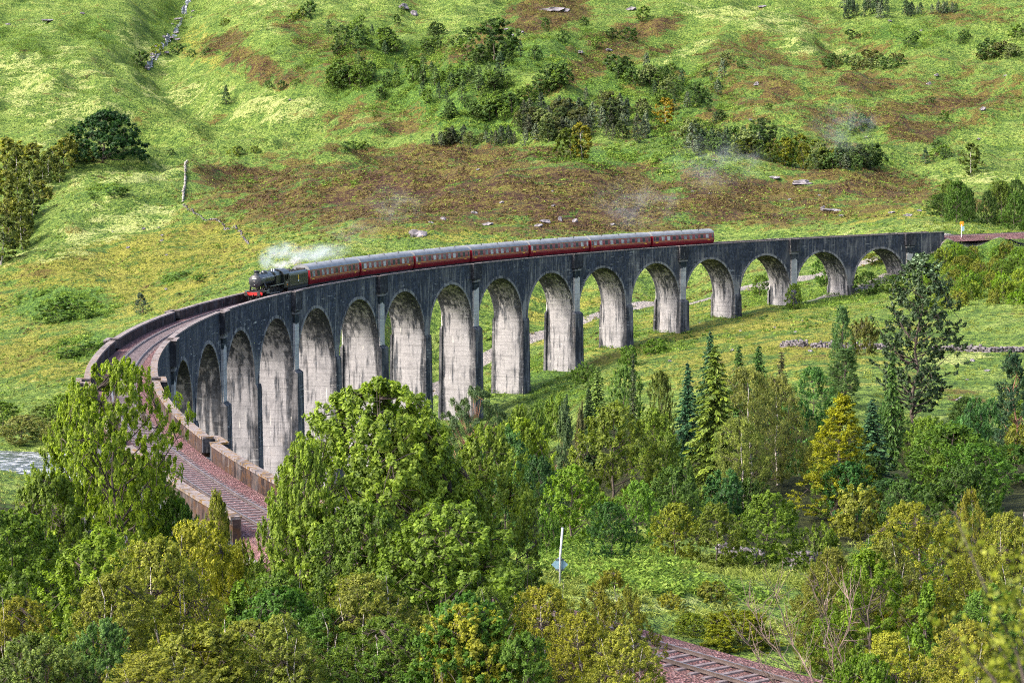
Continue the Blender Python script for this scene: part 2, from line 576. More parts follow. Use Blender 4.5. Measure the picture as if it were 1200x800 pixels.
def ground_material():
    t = NT('moorland')
    P = t.pos()
    Pf = t.vmul(P, (.55, .8, 1.3))
    nb = t.noise(Pf, .03, 4, .6)
    nm = t.noise(Pf, .16, 5, .62, .4)
    nf = t.noise(P, .9, 4, .65)
    nff = t.noise(P, 3.2, 3, .6)
    mixn = t.math('MULTIPLY_ADD', nm, .55, t.math('MULTIPLY', nf, .45))
    grass = t.ramp(mixn, [(.30, (.030, .062, .009)), (.42, (.076, .140, .026)), (.52, (.152, .225, .042)), (.64, (.28, .34, .10))])
    moss = t.ramp(mixn, [(.30, (.045, .055, .010)), (.44, (.13, .145, .018)), (.58, (.25, .25, .05))])
    brk = t.ramp(t.math('MULTIPLY_ADD', nf, .5, t.math('MULTIPLY', nff, .5)), [(.38, (.012, .04, .018)), (.48, (.055, .12, .020)), (.56, (.12, .21, .034)), (.66, (.24, .33, .07))])
    hth = t.ramp(t.math('MULTIPLY_ADD', nf, .5, t.math('MULTIPLY', nm, .5)), [(.34, (.015, .008, .008)), (.45, (.055, .029, .021)), (.54, (.112, .086, .026)), (.64, (.155, .16, .034))])
    pale = t.ramp(mixn, [(.34, (.12, .17, .03)), (.48, (.22, .28, .075)), (.62, (.36, .39, .15))])
    # every few metres darker growth and lighter grass alternate
    speck = t.math('MULTIPLY_ADD', nf, .75, t.math('MULTIPLY', nff, .25))
    grass = t.mix(t.math('MULTIPLY', t.smooth(speck, .50, .42), .62), grass, (.018, .042, .014))
    moss = t.mix(t.math('MULTIPLY', t.smooth(speck, .49, .40), .7), moss, (.03, .034, .008))
    hth = t.mix(t.math('MULTIPLY', t.smooth(speck, .54, .62), .6), hth, (.15, .17, .035))
    pale = t.mix(t.math('MULTIPLY', t.smooth(speck, .47, .38), .7), pale, (.05, .085, .018))

    def mask(name, k=1.0, lo=.42, hi=.58):
        a = t.attr(name)
        j = t.math('MULTIPLY_ADD', t.math('SUBTRACT', nm, .5), 2.5 * k, t.math('MULTIPLY_ADD', t.math('SUBTRACT', nf, .5), 1.5 * k, a))
        return t.smooth(j, lo, hi)
    c = t.mix(mask('moss'), grass, moss)
    c = t.mix(mask('pale'), c, pale)
    c = t.mix(mask('bracken'), c, brk)
    c = t.mix(mask('heather', 1.25), c, hth)
    # bare stony earth (path, river bank, track side)
    dirt = t.ramp(nff, [(.35, (.15, .13, .12)), (.6, (.33, .31, .295))])
    c = t.mix(mask('dirt', .35), c, dirt)
    forest = t.ramp(nf, [(.35, (.014, .018, .008)), (.65, (.05, .06, .018))])  # dark leaf litter colour on the floor of the wood
    c = t.mix(mask('forest_floor', .5), c, forest)
    hgt = t.math('MULTIPLY_ADD', nf, 1.3, t.math('MULTIPLY_ADD', nm, 2.2, t.math('MULTIPLY', nff, .35)))
    return t.finish(c, .95, t.bump(hgt, 1.6, 1.0), spec=.12)


def concrete(name, light, dark, h_dark, h_light, amount=1.0, edge=False, rust=0.0, lime=1.0, base=0.0, soft=.16, contrast=1.0, rustc=(.075, .036, .011)):
    """weathered mass concrete; dark growth from the top (h from h_dark down to h_light), runs, board marks"""
    t = NT(name)
    base_dark = base
    v = t.attr('swh', 1)
    sep = t.n('SeparateXYZ'); t.set(sep.inputs[0], v)
    s_, w_, h_ = sep.outputs
    n1 = t.noise(t.vmul(v, (.30, .30, .16)), 1.0, 5, .6)
    n2 = t.noise(t.vmul(v, (1.7, 1.7, .16)), 1.0, 4, .6)          # runs down the face
    n3 = t.noise(v, 2.2, 5, .65)
    n4 = t.noise(t.vmul(v, (.12, .12, 2.2)), 1.0, 3, .5)          # lifts of the pour
    n5 = t.noise(t.vmul(v, (2.8, 2.8, .22)), 1.0, 3, .6)
    base = t.ramp(t.math('MULTIPLY_ADD', n1, .6, t.math('MULTIPLY', n3, .4)), [(.3, tuple(x * .68 for x in light)), (.5, light), (.7, tuple(min(.8, x * 1.22) for x in light))])
    base = t.mix(t.math('MULTIPLY', t.smooth(n1, .55, .75), .35), base, (.42, .34, .27))
    base = t.mix(t.math('MULTIPLY', t.smooth(n4, .52, .66), .45), base, tuple(x * .55 for x in light))
    top = t.smooth(h_, h_light, h_dark)
    j = t.math('ADD', t.math('MULTIPLY_ADD', top, amount, base_dark), t.math('MULTIPLY_ADD', t.math('SUBTRACT', n2, .5), 2.3 * contrast, t.math('MULTIPLY', t.math('SUBTRACT', n1, .5), 1.7 * contrast)))
    if edge:
        aw = t.math('ABSOLUTE', w_)
        j = t.math('ADD', j, t.math('MULTIPLY', t.smooth(aw, 1.7, 2.75), .55))
    m = t.smooth(j, .5 - soft, .5 + soft)
    dk = t.ramp(t.math('MULTIPLY_ADD', n3, .6, t.math('MULTIPLY', n2, .4)), [(.32, tuple(x * .4 for x in dark)), (.5, dark), (.66, tuple(x * 2.5 for x in dark))])
    c = t.mix(m, base, dk)
    if rust:
        near_ = t.smooth(s_, -25, -80)
        c = t.mix(t.math('MULTIPLY', t.math('MULTIPLY', t.smooth(n3, .47, .6), rust), near_), c, rustc)
    # lime weeping out of the joints
    lm = t.math('MULTIPLY', t.smooth(n5, .63, .70), t.smooth(t.noise(t.vmul(v, (.25, .25, .5)), 1.0, 2), .5, .62))
    dp = t.smooth(t.noise(t.vmul(v, (.5, .5, .35)), 1.0, 4, .6), .5, .66)
    c = t.mix(t.math('MULTIPLY', dp, .4), c, (.10, .10, .108))
    c = t.mix(t.math('MULTIPLY', lm, .75 * lime), c, (.55, .54, .5))
    hl = t.math('MULTIPLY', t.smooth(t.noise(t.vmul(v, (.4, .4, 4.5)), 1.0, 4, .7), .60, .67), t.smooth(t.noise(t.vmul(v, (.16, .16, .3)), 1.0, 2), .48, .6))
    c = t.mix(t.math('MULTIPLY', hl, .6 * lime), c, (.42, .42, .41))
    jl = t.math('FRACT', t.math('MULTIPLY', h_, .82))
    jm = t.math('MULTIPLY', t.smooth(jl, .9, .985), t.smooth(n3, .4, .55))
    c = t.mix(t.math('MULTIPLY', jm, .4), c, tuple(x * .5 for x in dark))
    return t.finish(c, .92, t.bump(t.math('ADD', n3, t.math('MULTIPLY', n4, .5)), .06, .8), spec=.15)


def ballast_material():
    t = NT('ballast_stone')
    P = t.pos()
    vo = t.n('TexVoronoi', ins={'Vector': P, 'Scale': 9.0})
    f = t.n('SeparateColor'); t.set(f.inputs[0], vo.outputs['Color'])
    c = t.ramp(f.outputs[0], [(.0, (.05, .028, .03)), (.4, (.11, .055, .058)), (.75, (.19, .10, .105)), (1, (.28, .18, .185))])
    big = t.noise(P, .35, 3)
    c = t.mix(t.math('MULTIPLY', t.smooth(big, .45, .65), .5), c, (.13, .08, .07))
    return t.finish(c, .95, t.bump(vo.outputs['Distance'], .12, 1), spec=.15)


M = {}
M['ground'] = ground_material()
LT = (.29, .285, .27)
M['spandrel'] = concrete('dark_weathered_concrete', (.21, .205, .20), (.029, .034, .046), -5.6, -10.8, .82, soft=.34, lime=1.3)
M['intrados'] = concrete('pale_stained_concrete', (.275, .267, .275), (.032, .035, .041), -3.0, -14, .50, edge=True, base=.16, soft=.36, contrast=1.5)
M['buttress'] = concrete('blackened_concrete', (.15, .147, .152), (.022, .024, .029), -60, -100, .56, lime=1.0, soft=.3)
M['pier'] = M['intrados']
M['pilaster'] = concrete('pilaster_concrete', (.40, .39, .375), (.016, .022, .026), -3.6, -4.8, 1.3, lime=.4)
M['ring'] = concrete('arch_ring_concrete', (.22, .213, .207), (.036, .038, .044), -60, -100, .42)
M['parapet'] = concrete('lichened_parapet_concrete', (.055, .037, .034), (.017, .012, .012), -60, -100, .45, rust=.55, lime=.3)
M['coping'] = concrete('coping_concrete', (.19, .165, .165), (.055, .045, .045), 5, 6, .3, rust=.9, lime=.2, rustc=(.15, .085, .016))
M['ballast'] = ballast_material()
M['sleeper'] = simple('sleeper_concrete', (.135, .108, .115), .85, 0, .3, 3)
M['rail'] = simple('rail_steel', (.24, .20, .19), .38, .75, .25, 1)
M['rock'] = simple('lichened_rock', (.15, .14, .155), .95, 0, .5, .9, .15)


# ------------------------------------------------------------------ ground: one sheet
def build_ground():
    nv, nu = 760, 400
    v = np.linspace(math.log(45.), math.log(2160.), nv)
    u = np.linspace(-.45, .45, nu)
    Yg = np.exp(v)[:, None] - 60 + 0 * u[None]
    Xg = u[None] * (Yg + 60)
    Z = ground(Xg, Yg)
    V = np.stack([Xg, Yg, Z], -1).reshape(-1, 3)
    i = np.arange(nv - 1)[:, None] * nu + np.arange(nu - 1)[None]
    F = np.stack([i, i + 1, i + nu + 1, i + nu], -1).reshape(-1, 4)
    px, py = project(V)
    far = V[:, 1] > 330
    td = track_dist(V[:, 0], V[:, 1])
    at_ = {}
    wob = fbm(V[:, 0], V[:, 1], 25, 3, 77) * .5
    at_['heather'] = ell(px, py, HEATHER) * 1.16 + wob * .9 + fbm(V[:, 0], V[:, 1], 9, 2, 71) * .6 - .08
    at_['bracken'] = ell(px, py, BRACKEN) + wob * .3 + fbm(V[:, 0], V[:, 1], 12, 2, 72) * .4 - .08
    at_['pale'] = ell(px, py, PALE) - wob * .5 + fbm(V[:, 0] * .5, V[:, 1], 14, 2, 73) * .5 - .16
    at_['moss'] = ell(px, py, MOSS) + wob * .3
    at_['dirt'] = np.clip(1.6 - td / 3.2, 0, 1) * ((V[:, 1] < 140) | (V[:, 1] > 400))
    # the stony track that climbs away behind the arches
    road = [hit(*p, y0=340) for p in [(500, 462), (512, 453), (570, 420), (628, 394), (668, 381), (705, 368), (760, 356), (840, 347), (900, 334), (962, 321), (1010, 309)]]
    dr = np.full(len(V), 1e9)
    for a, b in zip(road[:-1], road[1:]):
        ab = b[:2] - a[:2]; L = (ab ** 2).sum()
        tt = np.clip(((V[:, :2] - a[:2]) @ ab) / L, 0, 1)
        dr = np.minimum(dr, np.hypot(*(V[:, :2] - a[:2] - tt[:, None] * ab).T))
    at_['dirt'] = np.maximum(at_['dirt'], np.clip(1.75 - dr / 3.0, 0, 1))
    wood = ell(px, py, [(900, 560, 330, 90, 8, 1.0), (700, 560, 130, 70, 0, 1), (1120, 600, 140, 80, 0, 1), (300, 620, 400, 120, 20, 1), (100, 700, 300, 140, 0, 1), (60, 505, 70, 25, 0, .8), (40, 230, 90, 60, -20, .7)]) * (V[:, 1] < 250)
    at_['forest_floor'] = np.where((td < 5), 0, wood) * (1 - (ell(px, py, [(730, 665, 150, 45, 10, 1), (960, 440, 260, 55, 6, 1)]) > .3))
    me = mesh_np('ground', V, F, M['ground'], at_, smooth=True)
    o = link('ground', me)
    tag(o, kind='structure')
    return V, px, py, at_, road


GV, GPX, GPY, GAT, ROAD = build_ground()


# ------------------------------------------------------------------ viaduct
class AB:
    """shapes given in (s, w, h): distance along the curve, towards its centre, height from the parapet top"""
    def __init__(s): s.v = []; s.f = []; s.m = []; s.abs = []

    def sweep(s, S, prof, mi=0, caps=True):
        """prof(s) -> closed list of (w,h); h may be ('z', absolute height)"""
        b = len(s.v); n = None
        for q in S:
            pr = prof(q)
            n = len(pr)
            for (w, h) in pr: s.v.append((q, w, h))
        for i in range(len(S) - 1):
            for j in range(n):
                k = (j + 1) % n
                s.f.append((b + i * n + j, b + (i + 1) * n + j, b + (i + 1) * n + k, b + i * n + k)); s.m.append(mi)
        if caps:
            s.f.append(tuple(b + j for j in range(n))); s.m.append(mi)
            e = b + (len(S) - 1) * n
            s.f.append(tuple(e + j for j in range(n))[::-1]); s.m.append(mi)

    def box(s, s0, s1, w0, w1, h0, h1, mi=0, n=None, tops=None):
        """tops: (s0,s1,w0,w1) at the top when it tapers"""
        if tops is None and n is not None or tops is None and abs(s1 - s0) > 4:
            n = n or max(2, int(abs(s1 - s0) / 3) + 1)
            return s.sweep(np.linspace(s0, s1, n), lambda q: [(w0, h0), (w1, h0), (w1, h1), (w0, h1)], mi)
        a, b2, c, d = tops or (s0, s1, w0, w1)
        b = len(s.v)
        s.v += [(s0, w0, h0), (s1, w0, h0), (s1, w1, h0), (s0, w1, h0), (a, c, h1), (b2, c, h1), (b2, d, h1), (a, d, h1)]
        for f in [(3, 2, 1, 0), (4, 5, 6, 7), (0, 1, 5, 4), (1, 2, 6, 5), (2, 3, 7, 6), (3, 0, 4, 7)]:
            s.f.append(tuple(b + i for i in f)); s.m.append(mi)

    def quad(s, pts, mi=0):
        b = len(s.v); s.v += list(pts); s.f.append(tuple(range(b, b + len(pts)))); s.m.append(mi)

    def build(s, name, mats, parent=None, fn=arc):
        me = bpy.data.meshes.new(name)
        me.from_pydata([fn(*q) for q in s.v], [], s.f)
        for x in (mats if isinstance(mats, (list, tuple)) else [mats]): me.materials.append(x)
        me.polygons.foreach_set('material_index', np.array(s.m, np.int32))
        a = me.attributes.new('swh', 'FLOAT_VECTOR', 'POINT')
        a.data.foreach_set('vector', np.array(s.v, np.float32).ravel())
        me.update()
        bm = bmesh.new(); bm.from_mesh(me); bmesh.ops.recalc_face_normals(bm, faces=bm.faces); bm.to_mesh(me); bm.free()
        return link(name, me, parent)


import bmesh
WF = 2.86          # half width of the viaduct over its faces
PT = .46           # parapet thickness
H_BAL = -1.12      # ballast level below the parapet top
PIER_T, SPRING, CROWN = 1.83, -10.6, -3.0
BAYL = BAY2 / 2
HALF = (BAYL - PIER_T) / 2


def arch_h(x):
    x = min(abs(x) / HALF, 1)
    return SPRING + (CROWN - SPRING) * math.sqrt(max(0, 1 - x * x))


def build_viaduct():
    root = empty('viaduct')
    tag(root, 'long curved concrete railway viaduct on tall round arches crossing the green valley', 'viaduct')
    piers = [k / 2 * BAY2 for k in range(-6, 15)]            # pier centres
    # arches: spandrels and barrel of each bay
    for i in range(-7, 14):
        c = (i + .5) / 2 * BAY2
        b = AB()
        N = 20
        xs = [-HALF * math.cos(math.pi * j / N) for j in range(N + 1)]
        for j in range(N):
            x0, x1 = xs[j], xs[j + 1]
            h0, h1 = arch_h(x0), arch_h(x1)
            for w in (WF, -WF):
                b.quad([(c + x0, w, h0), (c + x1, w, h1), (c + x1, w, -1.3), (c + x0, w, -1.3)], 0)
            b.quad([(c + x0, -WF, h0), (c + x1, -WF, h1), (c + x1, WF, h1), (c + x0, WF, h0)], 1)
            b.quad([(c + x0, -WF, -1.3), (c + x1, -WF, -1.3), (c + x1, WF, -1.3), (c + x0, WF, -1.3)], 0)
        b.build('arch', [M['spandrel'], M['intrados']], root)
        for w, sg in ((WF, 1), (-WF, -1)):
            rg = AB()
            for j in range(N):
                x0, x1 = xs[j], xs[j + 1]
                h0, h1 = arch_h(x0), arch_h(x1)
                def out(x, h, d=.42):
                    a = math.atan2((h - SPRING) / (CROWN - SPRING), x / HALF)
                    return (x + math.cos(a) * d * (1 if abs(x) < HALF * .98 else 1), h + math.sin(a) * d)
                (a0, b0), (a1, b1) = out(x0, h0), out(x1, h1)
                rg.quad([(c + x0, w + sg * .07, h0), (c + x1, w + sg * .07, h1), (c + a1, w + sg * .07, b1), (c + a0, w + sg * .07, b0)])
                rg.quad([(c + x0, w + sg * .07, h0), (c + x1, w + sg * .07, h1), (c + x1, w - sg * .02, h1), (c + x0, w - sg * .02, h0)])
                rg.quad([(c + a0, w + sg * .07, b0), (c + a1, w + sg * .07, b1), (c + a1, w - sg * .02, b1), (c + a0, w - sg * .02, b0)])
            rg.build('arch_ring', M['ring'], root)
    # piers
    for i, s in enumerate(piers):
        x, y, z = arc(s)
        gz = min(float(ground(np.array([arc(s, w)[0]]), np.array([arc(s, w)[1]]))[0]) for w in (-4, 0, 4)) - 1.2
        hb = gz - (ZP0 + SLOPE * s)
        b = AB()
        t = PIER_T / 2
        b.box(s - t, s + t, -WF, WF, SPRING, -1.3, 0)
        if hb < SPRING - .5:
            d = (SPRING - hb) / 60.0
            b.box(s - t - d, s + t + d, -WF + .03, WF - .03, hb, SPRING, 1, tops=(s - t, s + t, -WF + .03, WF - .03))
        p = b.build('pier', [M['spandrel'], M['pier']], root)
        if hb < SPRING - .5:
            for sg in (1, -1):
                q = AB()
                big = abs(s / BAY2 - round(s / BAY2)) < .1
                w0, w1 = WF - .03, WF + ((.75 if sg > 0 else .4) if big else .34)
                wb = w1 + d * .6
                ex = .34 if big else .12
                q.box(s - t - d - ex, s + t + d + ex, sg * w0, sg * wb, hb, SPRING - .35, 0, tops=(s - t - ex, s + t + ex, sg * w0, sg * w1))
                q.box(s - t - ex, s + t + ex, sg * w0, sg * w1, SPRING - .35, SPRING + .1, 0, tops=(s - t - .1, s + t + .1, sg * w0, sg * (w0 + .25)))
                q.build('buttress', [M['buttress']], p)
    # abutments
    for s0, s1, dp in ((S_NEAR, -3.5 * BAY2, 14), (7 * BAY2 + PIER_T / 2, S_FAR, 16)):
        b = AB(); b.box(s0, s1, -WF, WF, -dp, -1.3, 0, n=6); b.build('abutment', M['spandrel'], root)
    # parapets in lengths between the refuges, refuges and their pilasters
    ks = list(range(-3, 8))
    RW = 1.45
    cuts = [S_NEAR] + [x for k in ks for x in (k * BAY2 - RW, k * BAY2 + RW)] + [S_FAR]
    for sg in (1, -1):
        for a, c in zip(cuts[::2], cuts[1::2]):
            b = AB(); b.box(a, c, sg * (WF - PT), sg * WF, -1.3, -.16, 0, n=max(3, int((c - a) / 2.2)))
            p = b.build('parapet', M['parapet'] if False else [M['parapet_in'], M['spandrel']], root)
            me = p.data
            # outer faces carry the same dark growth as the wall below
            mi = []
            for f in me.polygons:
                ss = [abs(p.data.attributes['swh'].data[v].vector[1]) for v in f.vertices]
                near_s = p.data.attributes['swh'].data[f.vertices[0]].vector[0] < -60
                mi.append(1 if min(ss) > WF - .01 and not near_s else 0)
            me.polygons.foreach_set('material_index', np.array(mi, np.int32))
            q = AB(); q.box(a, c, sg * (WF - PT - .05), sg * (WF + .09), -.16, 0, 0, n=max(3, int((c - a) / 2.2)))
            q.build('coping', M['coping'], p)
        for k in ks:
            s = k * BAY2
            b = AB()
            wo = WF + .62
            b.box(s - RW, s + RW, sg * WF, sg * wo, -2.6, -1.0, 0)
            b.box(s - RW, s + RW, sg * (wo - .32), sg * wo, -1.0, -.1, 0)
            for e in (-1, 1):
                b.box(s + e * RW - (.32 if e > 0 else 0), s + e * RW + (.32 if e < 0 else 0), sg * (WF - PT), sg * (wo - .32), -1.0, -.1, 0)
            b.box(s - RW * .8, s + RW * .8, sg * WF, sg * (WF + .4), -3.1, -2.6, 0)
            r = b.build('refuge', M['refuge'], root)
            q = AB()
            q.box(s - RW - .06, s + RW + .06, sg * (wo - .36), sg * (wo + .06), -.1, .03, 0)
            for e in (-1, 1):
                q.box(s + e * RW - (.36 if e > 0 else .06), s + e * RW + (.36 if e < 0 else .06), sg * (WF - PT - .02), sg * (wo - .36), -.1, .03, 0)
            q.build('refuge_coping', M['coping'], r)
            if k >= -3:
                q = AB()
                q.box(s - .85, s + .85, sg * WF, sg * (WF + .3), SPRING + (.1), -3.1, 0)
                q.build('pilaster', M['pilaster'], root)
    return root


M['refuge'] = concrete('sooty_refuge_concrete', (.2, .19, .19), (.022, .023, .028), -2.2, -3.4, 1.0, lime=.5)
M['parapet_in'] = M['parapet']
viaduct = build_viaduct()

# ---- railway: ballast bed, rails, sleepers
def strip(S, prof, fn=line):
    b = AB(); b.sweep(S, lambda q: prof, 0); return b


S_A, S_B = S_NEAR - 72, S_FAR + 120
SS = np.concatenate([np.arange(S_A, S_NEAR, 1.5), np.arange(S_NEAR, S_FAR, 3.0), np.arange(S_FAR, S_B, 3.0)])
b = strip(np.arange(S_NEAR, S_FAR + .1, 2.5), [(-2.39, -1.32), (2.39, -1.32), (2.39, -1.14), (1.5, -1.08), (-1.5, -1.08), (-2.39, -1.14)])
tag(b.build('ballast_bed', M['ballast'], None, arc), kind='structure')
for n_, A_, B_ in (('ballast_bed', S_A, S_NEAR), ('ballast_bed', S_FAR, S_B)):
    b = strip(np.arange(A_, B_ + .01, 1.5), [(-3.4, -2.3), (3.4, -2.3), (2.3, -1.16), (1.5, -1.08), (-1.5, -1.08), (-2.3, -1.16)])
    tag(b.build('ballast_bed', M['ballast'], None, line), kind='structure')
rail_root = empty('railway_track')
tag(rail_root, 'single line of railway track on pinkish ballast running over the curved viaduct', 'railway track')
for w in (.7525, -.7525):
    b = strip(SS, [(w - .075, -1.02), (w + .075, -1.02), (w + .075, -.995), (w + .02, -.985), (w + .036, -.91), (w + .036, -.885), (w - .036, -.885), (w - .036, -.91), (w - .02, -.985), (w - .075, -.995)])
    b.build('rail', M['rail'], rail_root, line)
sl = MB(); sl.box(-.13, .13, -1.25, 1.25, -.11, 0, top=(-.10, .10, -1.25, 1.25))
sle = sl.build('sleeper', M['sleeper'], rail_root)
rest = AB()
k_ = 0
for s in np.arange(S_A + .4, S_B, .72):
    if S_NEAR - 45 < s < S_NEAR + 27.5 and k_ < 100:
        o = sle if k_ == 0 else sle.copy()
        if k_: col.objects.link(o); o.parent = rail_root
        p0, p1 = np.array(line(s, -1, -1.022)), np.array(line(s, 1, -1.022))
        o.location = (p0 + p1) / 2
        d = p1 - p0
        o.rotation_euler = (0, 0, math.atan2(d[1], d[0]) - math.pi / 2)
        k_ += 1
    else:
        rest.box(s - .13, s + .13, -1.25, 1.25, -1.13, -1.022, 0)
tag(rest.build('sleepers', M['sleeper'], rail_root, line), kind='stuff')

# ------------------------------------------------------------------ leaves, crowns, trees
def leaf_quads(rng, C, A, Nn, L, W):
    """diamond leaves: centres C, long axes A, normals Nn, lengths L, widths W"""
    A = A / (np.linalg.norm(A, axis=1, keepdims=True) + 1e-9)
    Bv = np.cross(Nn, A); Bv /= (np.linalg.norm(Bv, axis=1, keepdims=True) + 1e-9)
    n = len(C)
    V = np.empty((n, 4, 3), np.float32)
    V[:, 0] = C - A * (L / 2)[:, None]
    V[:, 1] = C + Bv * (W / 2)[:, None] + A * (L * .08)[:, None]
    V[:, 2] = C + A * (L / 2)[:, None]
    V[:, 3] = C - Bv * (W / 2)[:, None] + A * (L * .08)[:, None]
    return V.reshape(-1, 3), np.arange(n * 4).reshape(-1, 4)


def cloud(rng, centres, rad, nper, L, aspect=.6, flat=.7, up=.6, out=None, droop=0.0, ctint=None, tvar=.5, sprig=0.0):
    """leaf clumps round the given centres"""
    centres = np.asarray(centres, float)
    n = len(centres)
    rad = np.broadcast_to(np.asarray(rad, float), (n,))
    idx = np.repeat(np.arange(n), nper)
    m = len(idx)
    d = rng.normal(size=(m, 3)); d /= np.linalg.norm(d, axis=1, keepdims=True)
    r = rng.random(m) ** .45
    off = d * (r * rad[idx])[:, None]
    off[:, 2] *= flat
    if droop:
        off[:, 2] -= droop * rad[idx] * rng.random(m)
    if sprig:
        ax = (out if out is not None else 0) * .7 + np.array([0, 0, .75 - droop])[None] + rng.normal(size=(n, 3)) * .45
        ax /= np.linalg.norm(ax, axis=1, keepdims=True)
        q = rng.random(m)
        off = off * (.72 * (1.05 - .75 * q))[:, None] + ax[idx] * ((q - .35) * sprig * 2.4 * rad[idx])[:, None]
    C = centres[idx] + off
    Nn = d * .55 + rng.normal(size=(m, 3)) * .55
    Nn[:, 2] += up
    if out is not None: Nn += out[idx] * .5
    Nn /= np.linalg.norm(Nn, axis=1, keepdims=True)
    A = np.cross(Nn, rng.normal(size=(m, 3)))
    if droop: A[:, 2] -= 1.2 * droop
    Ls = L * (.65 + .7 * rng.random(m))
    V, F = leaf_quads(rng, C, A, Nn, Ls, Ls * aspect)
    if ctint is None: ctint = rng.random(n)
    t = np.clip((1 - tvar) * ctint[idx] + tvar * rng.random(m), 0, 1)
    return V, F, np.repeat(t, 4)


def leaf_material(name, stops, trans=.5, rough=.55):
    t = NT(name)
    oi = t.n('ObjectInfo')
    tint = t.attr('tint')
    k = t.ramp(tint, stops)
    jit = t.math('MULTIPLY_ADD', oi.outputs['Random'], .34, .83)
    c = t.mix(1.0, oi.outputs['Color'], k, 'MULTIPLY')
    j = t.n('CombineXYZ')
    for i in range(3): t.set(j.inputs[i], jit)
    c = t.mix(1.0, c, j.outputs[0], 'MULTIPLY')
    p = t.n('BsdfPrincipled', ins={'Base Color': c, 'Roughness': rough, 'Specular IOR Level': .25})
    tr = t.n('BsdfTranslucent'); t.set(tr.inputs[0], t.mix(1.0, c, (1.15, 1.2, .7), 'MULTIPLY'))
    mx = t.n('MixShader'); mx.inputs[0].default_value = trans
    t.t.links.new(p.outputs[0], mx.inputs[1]); t.t.links.new(tr.outputs[0], mx.inputs[2])
    t.t.links.new(mx.outputs[0], t.out.inputs[0])
    return t.mat


M['leaf'] = leaf_material('leaves', [(0, (.5, .58, .5)), (.38, (1.4, 1.42, .85)), (.72, (2.35, 2.3, 1.05)), (1, (3.7, 3.4, 1.7))])
M['needle'] = leaf_material('needles', [(0, (.6, .7, .75)), (.5, (1.25, 1.3, 1.15)), (1, (2.4, 2.2, 1.4))], .15, .6)
M['pale_tip'] = leaf_material('leaves_with_pale_shoots', [(0, (.5, .6, .6)), (.6, (1.1, 1.1, 1.0)), (.84, (1.5, 1.5, 1.4)), (.9, (7.5, 6.2, 9.)), (1, (10, 8, 12))], .2, .5)
M['twig'] = simple('dark_twigs', (.06, .045, .04), .9, 0, .4, 3)
M['bark'] = simple('bark', (.10, .08, .065), .95, 0, .5, 3)
M['pine_bark'] = simple('pine_bark', (.22, .115, .07), .95, 0, .4, 3)


def birch_bark():
    t = NT('birch_bark')
    f = t.noise(t.vmul(t.obj(), (1.5, 1.5, 5)), 1.2, 4)
    return t.finish(t.ramp(f, [(.42, (.06, .05, .05)), (.52, (.45, .41, .38)), (.7, (.6, .56, .53))]), .85)


M['birch_bark'] = birch_bark()


def np_tubes(paths, n=5):
    """paths: list of (pts (k,3), radii (k,)) -> V,F"""
    Vs, Fs, b = [], [], 0
    ang = np.arange(n) * 2 * math.pi / n
    for P, r in paths:
        P = np.asarray(P, float); r = np.asarray(r, float)
        T = np.gradient(P, axis=0); T /= (np.linalg.norm(T, axis=1, keepdims=True) + 1e-9)
        ref = np.array([1., 0, 0]) if abs(T[0, 0]) < .8 else np.array([0, 1., 0])
        U = np.cross(T, ref); U /= (np.linalg.norm(U, axis=1, keepdims=True) + 1e-9)
        Wv = np.cross(T, U)
        ring = P[:, None] + (U[:, None] * np.cos(ang)[None, :, None] + Wv[:, None] * np.sin(ang)[None, :, None]) * r[:, None, None]
        k = len(P)
        Vs.append(ring.reshape(-1, 3))
        i = np.arange(k - 1)[:, None] * n + np.arange(n)[None]
        j = np.arange(k - 1)[:, None] * n + (np.arange(n)[None] + 1) % n
        Fs.append(np.stack([i, j, j + n, i + n], -1).reshape(-1, 4) + b)
        b += k * n
    return np.concatenate(Vs), np.concatenate(Fs)


def curve3(a, b, sag, k=5):
    t = np.linspace(0, 1, k)[:, None]
    p = a * (1 - t) + b * t
    p[:, 2] += (sag * np.sin(np.pi * t))[:, 0]
    return p


def env(kind, t):
    if kind == 'round': return np.sqrt(np.clip(1 - (2 * t - .9) ** 2 / 1.21, 0, 1)) ** .9
    if kind == 'dome': return np.sqrt(np.clip(1 - t ** 3.4, 0, 1)) * (.8 + .2 * np.sin(np.pi * np.clip(t * 1.3, 0, 1)))
    if kind == 'cone': return (1 - t) ** .75 * (.6 + .4 * np.clip(t * 6, 0, 1)) + .05
    if kind == 'oval': return np.sin(np.pi * np.clip(t * .90 + .08, 0, 1)) ** .6
    if kind == 'column': return np.sin(np.pi * np.clip(t * .93 + .07, 0, 1)) ** .5
    if kind == 'bush': return np.sqrt(np.clip(1 - t ** 2, 0, 1))
    return 1 + 0 * t


PROTO = {}


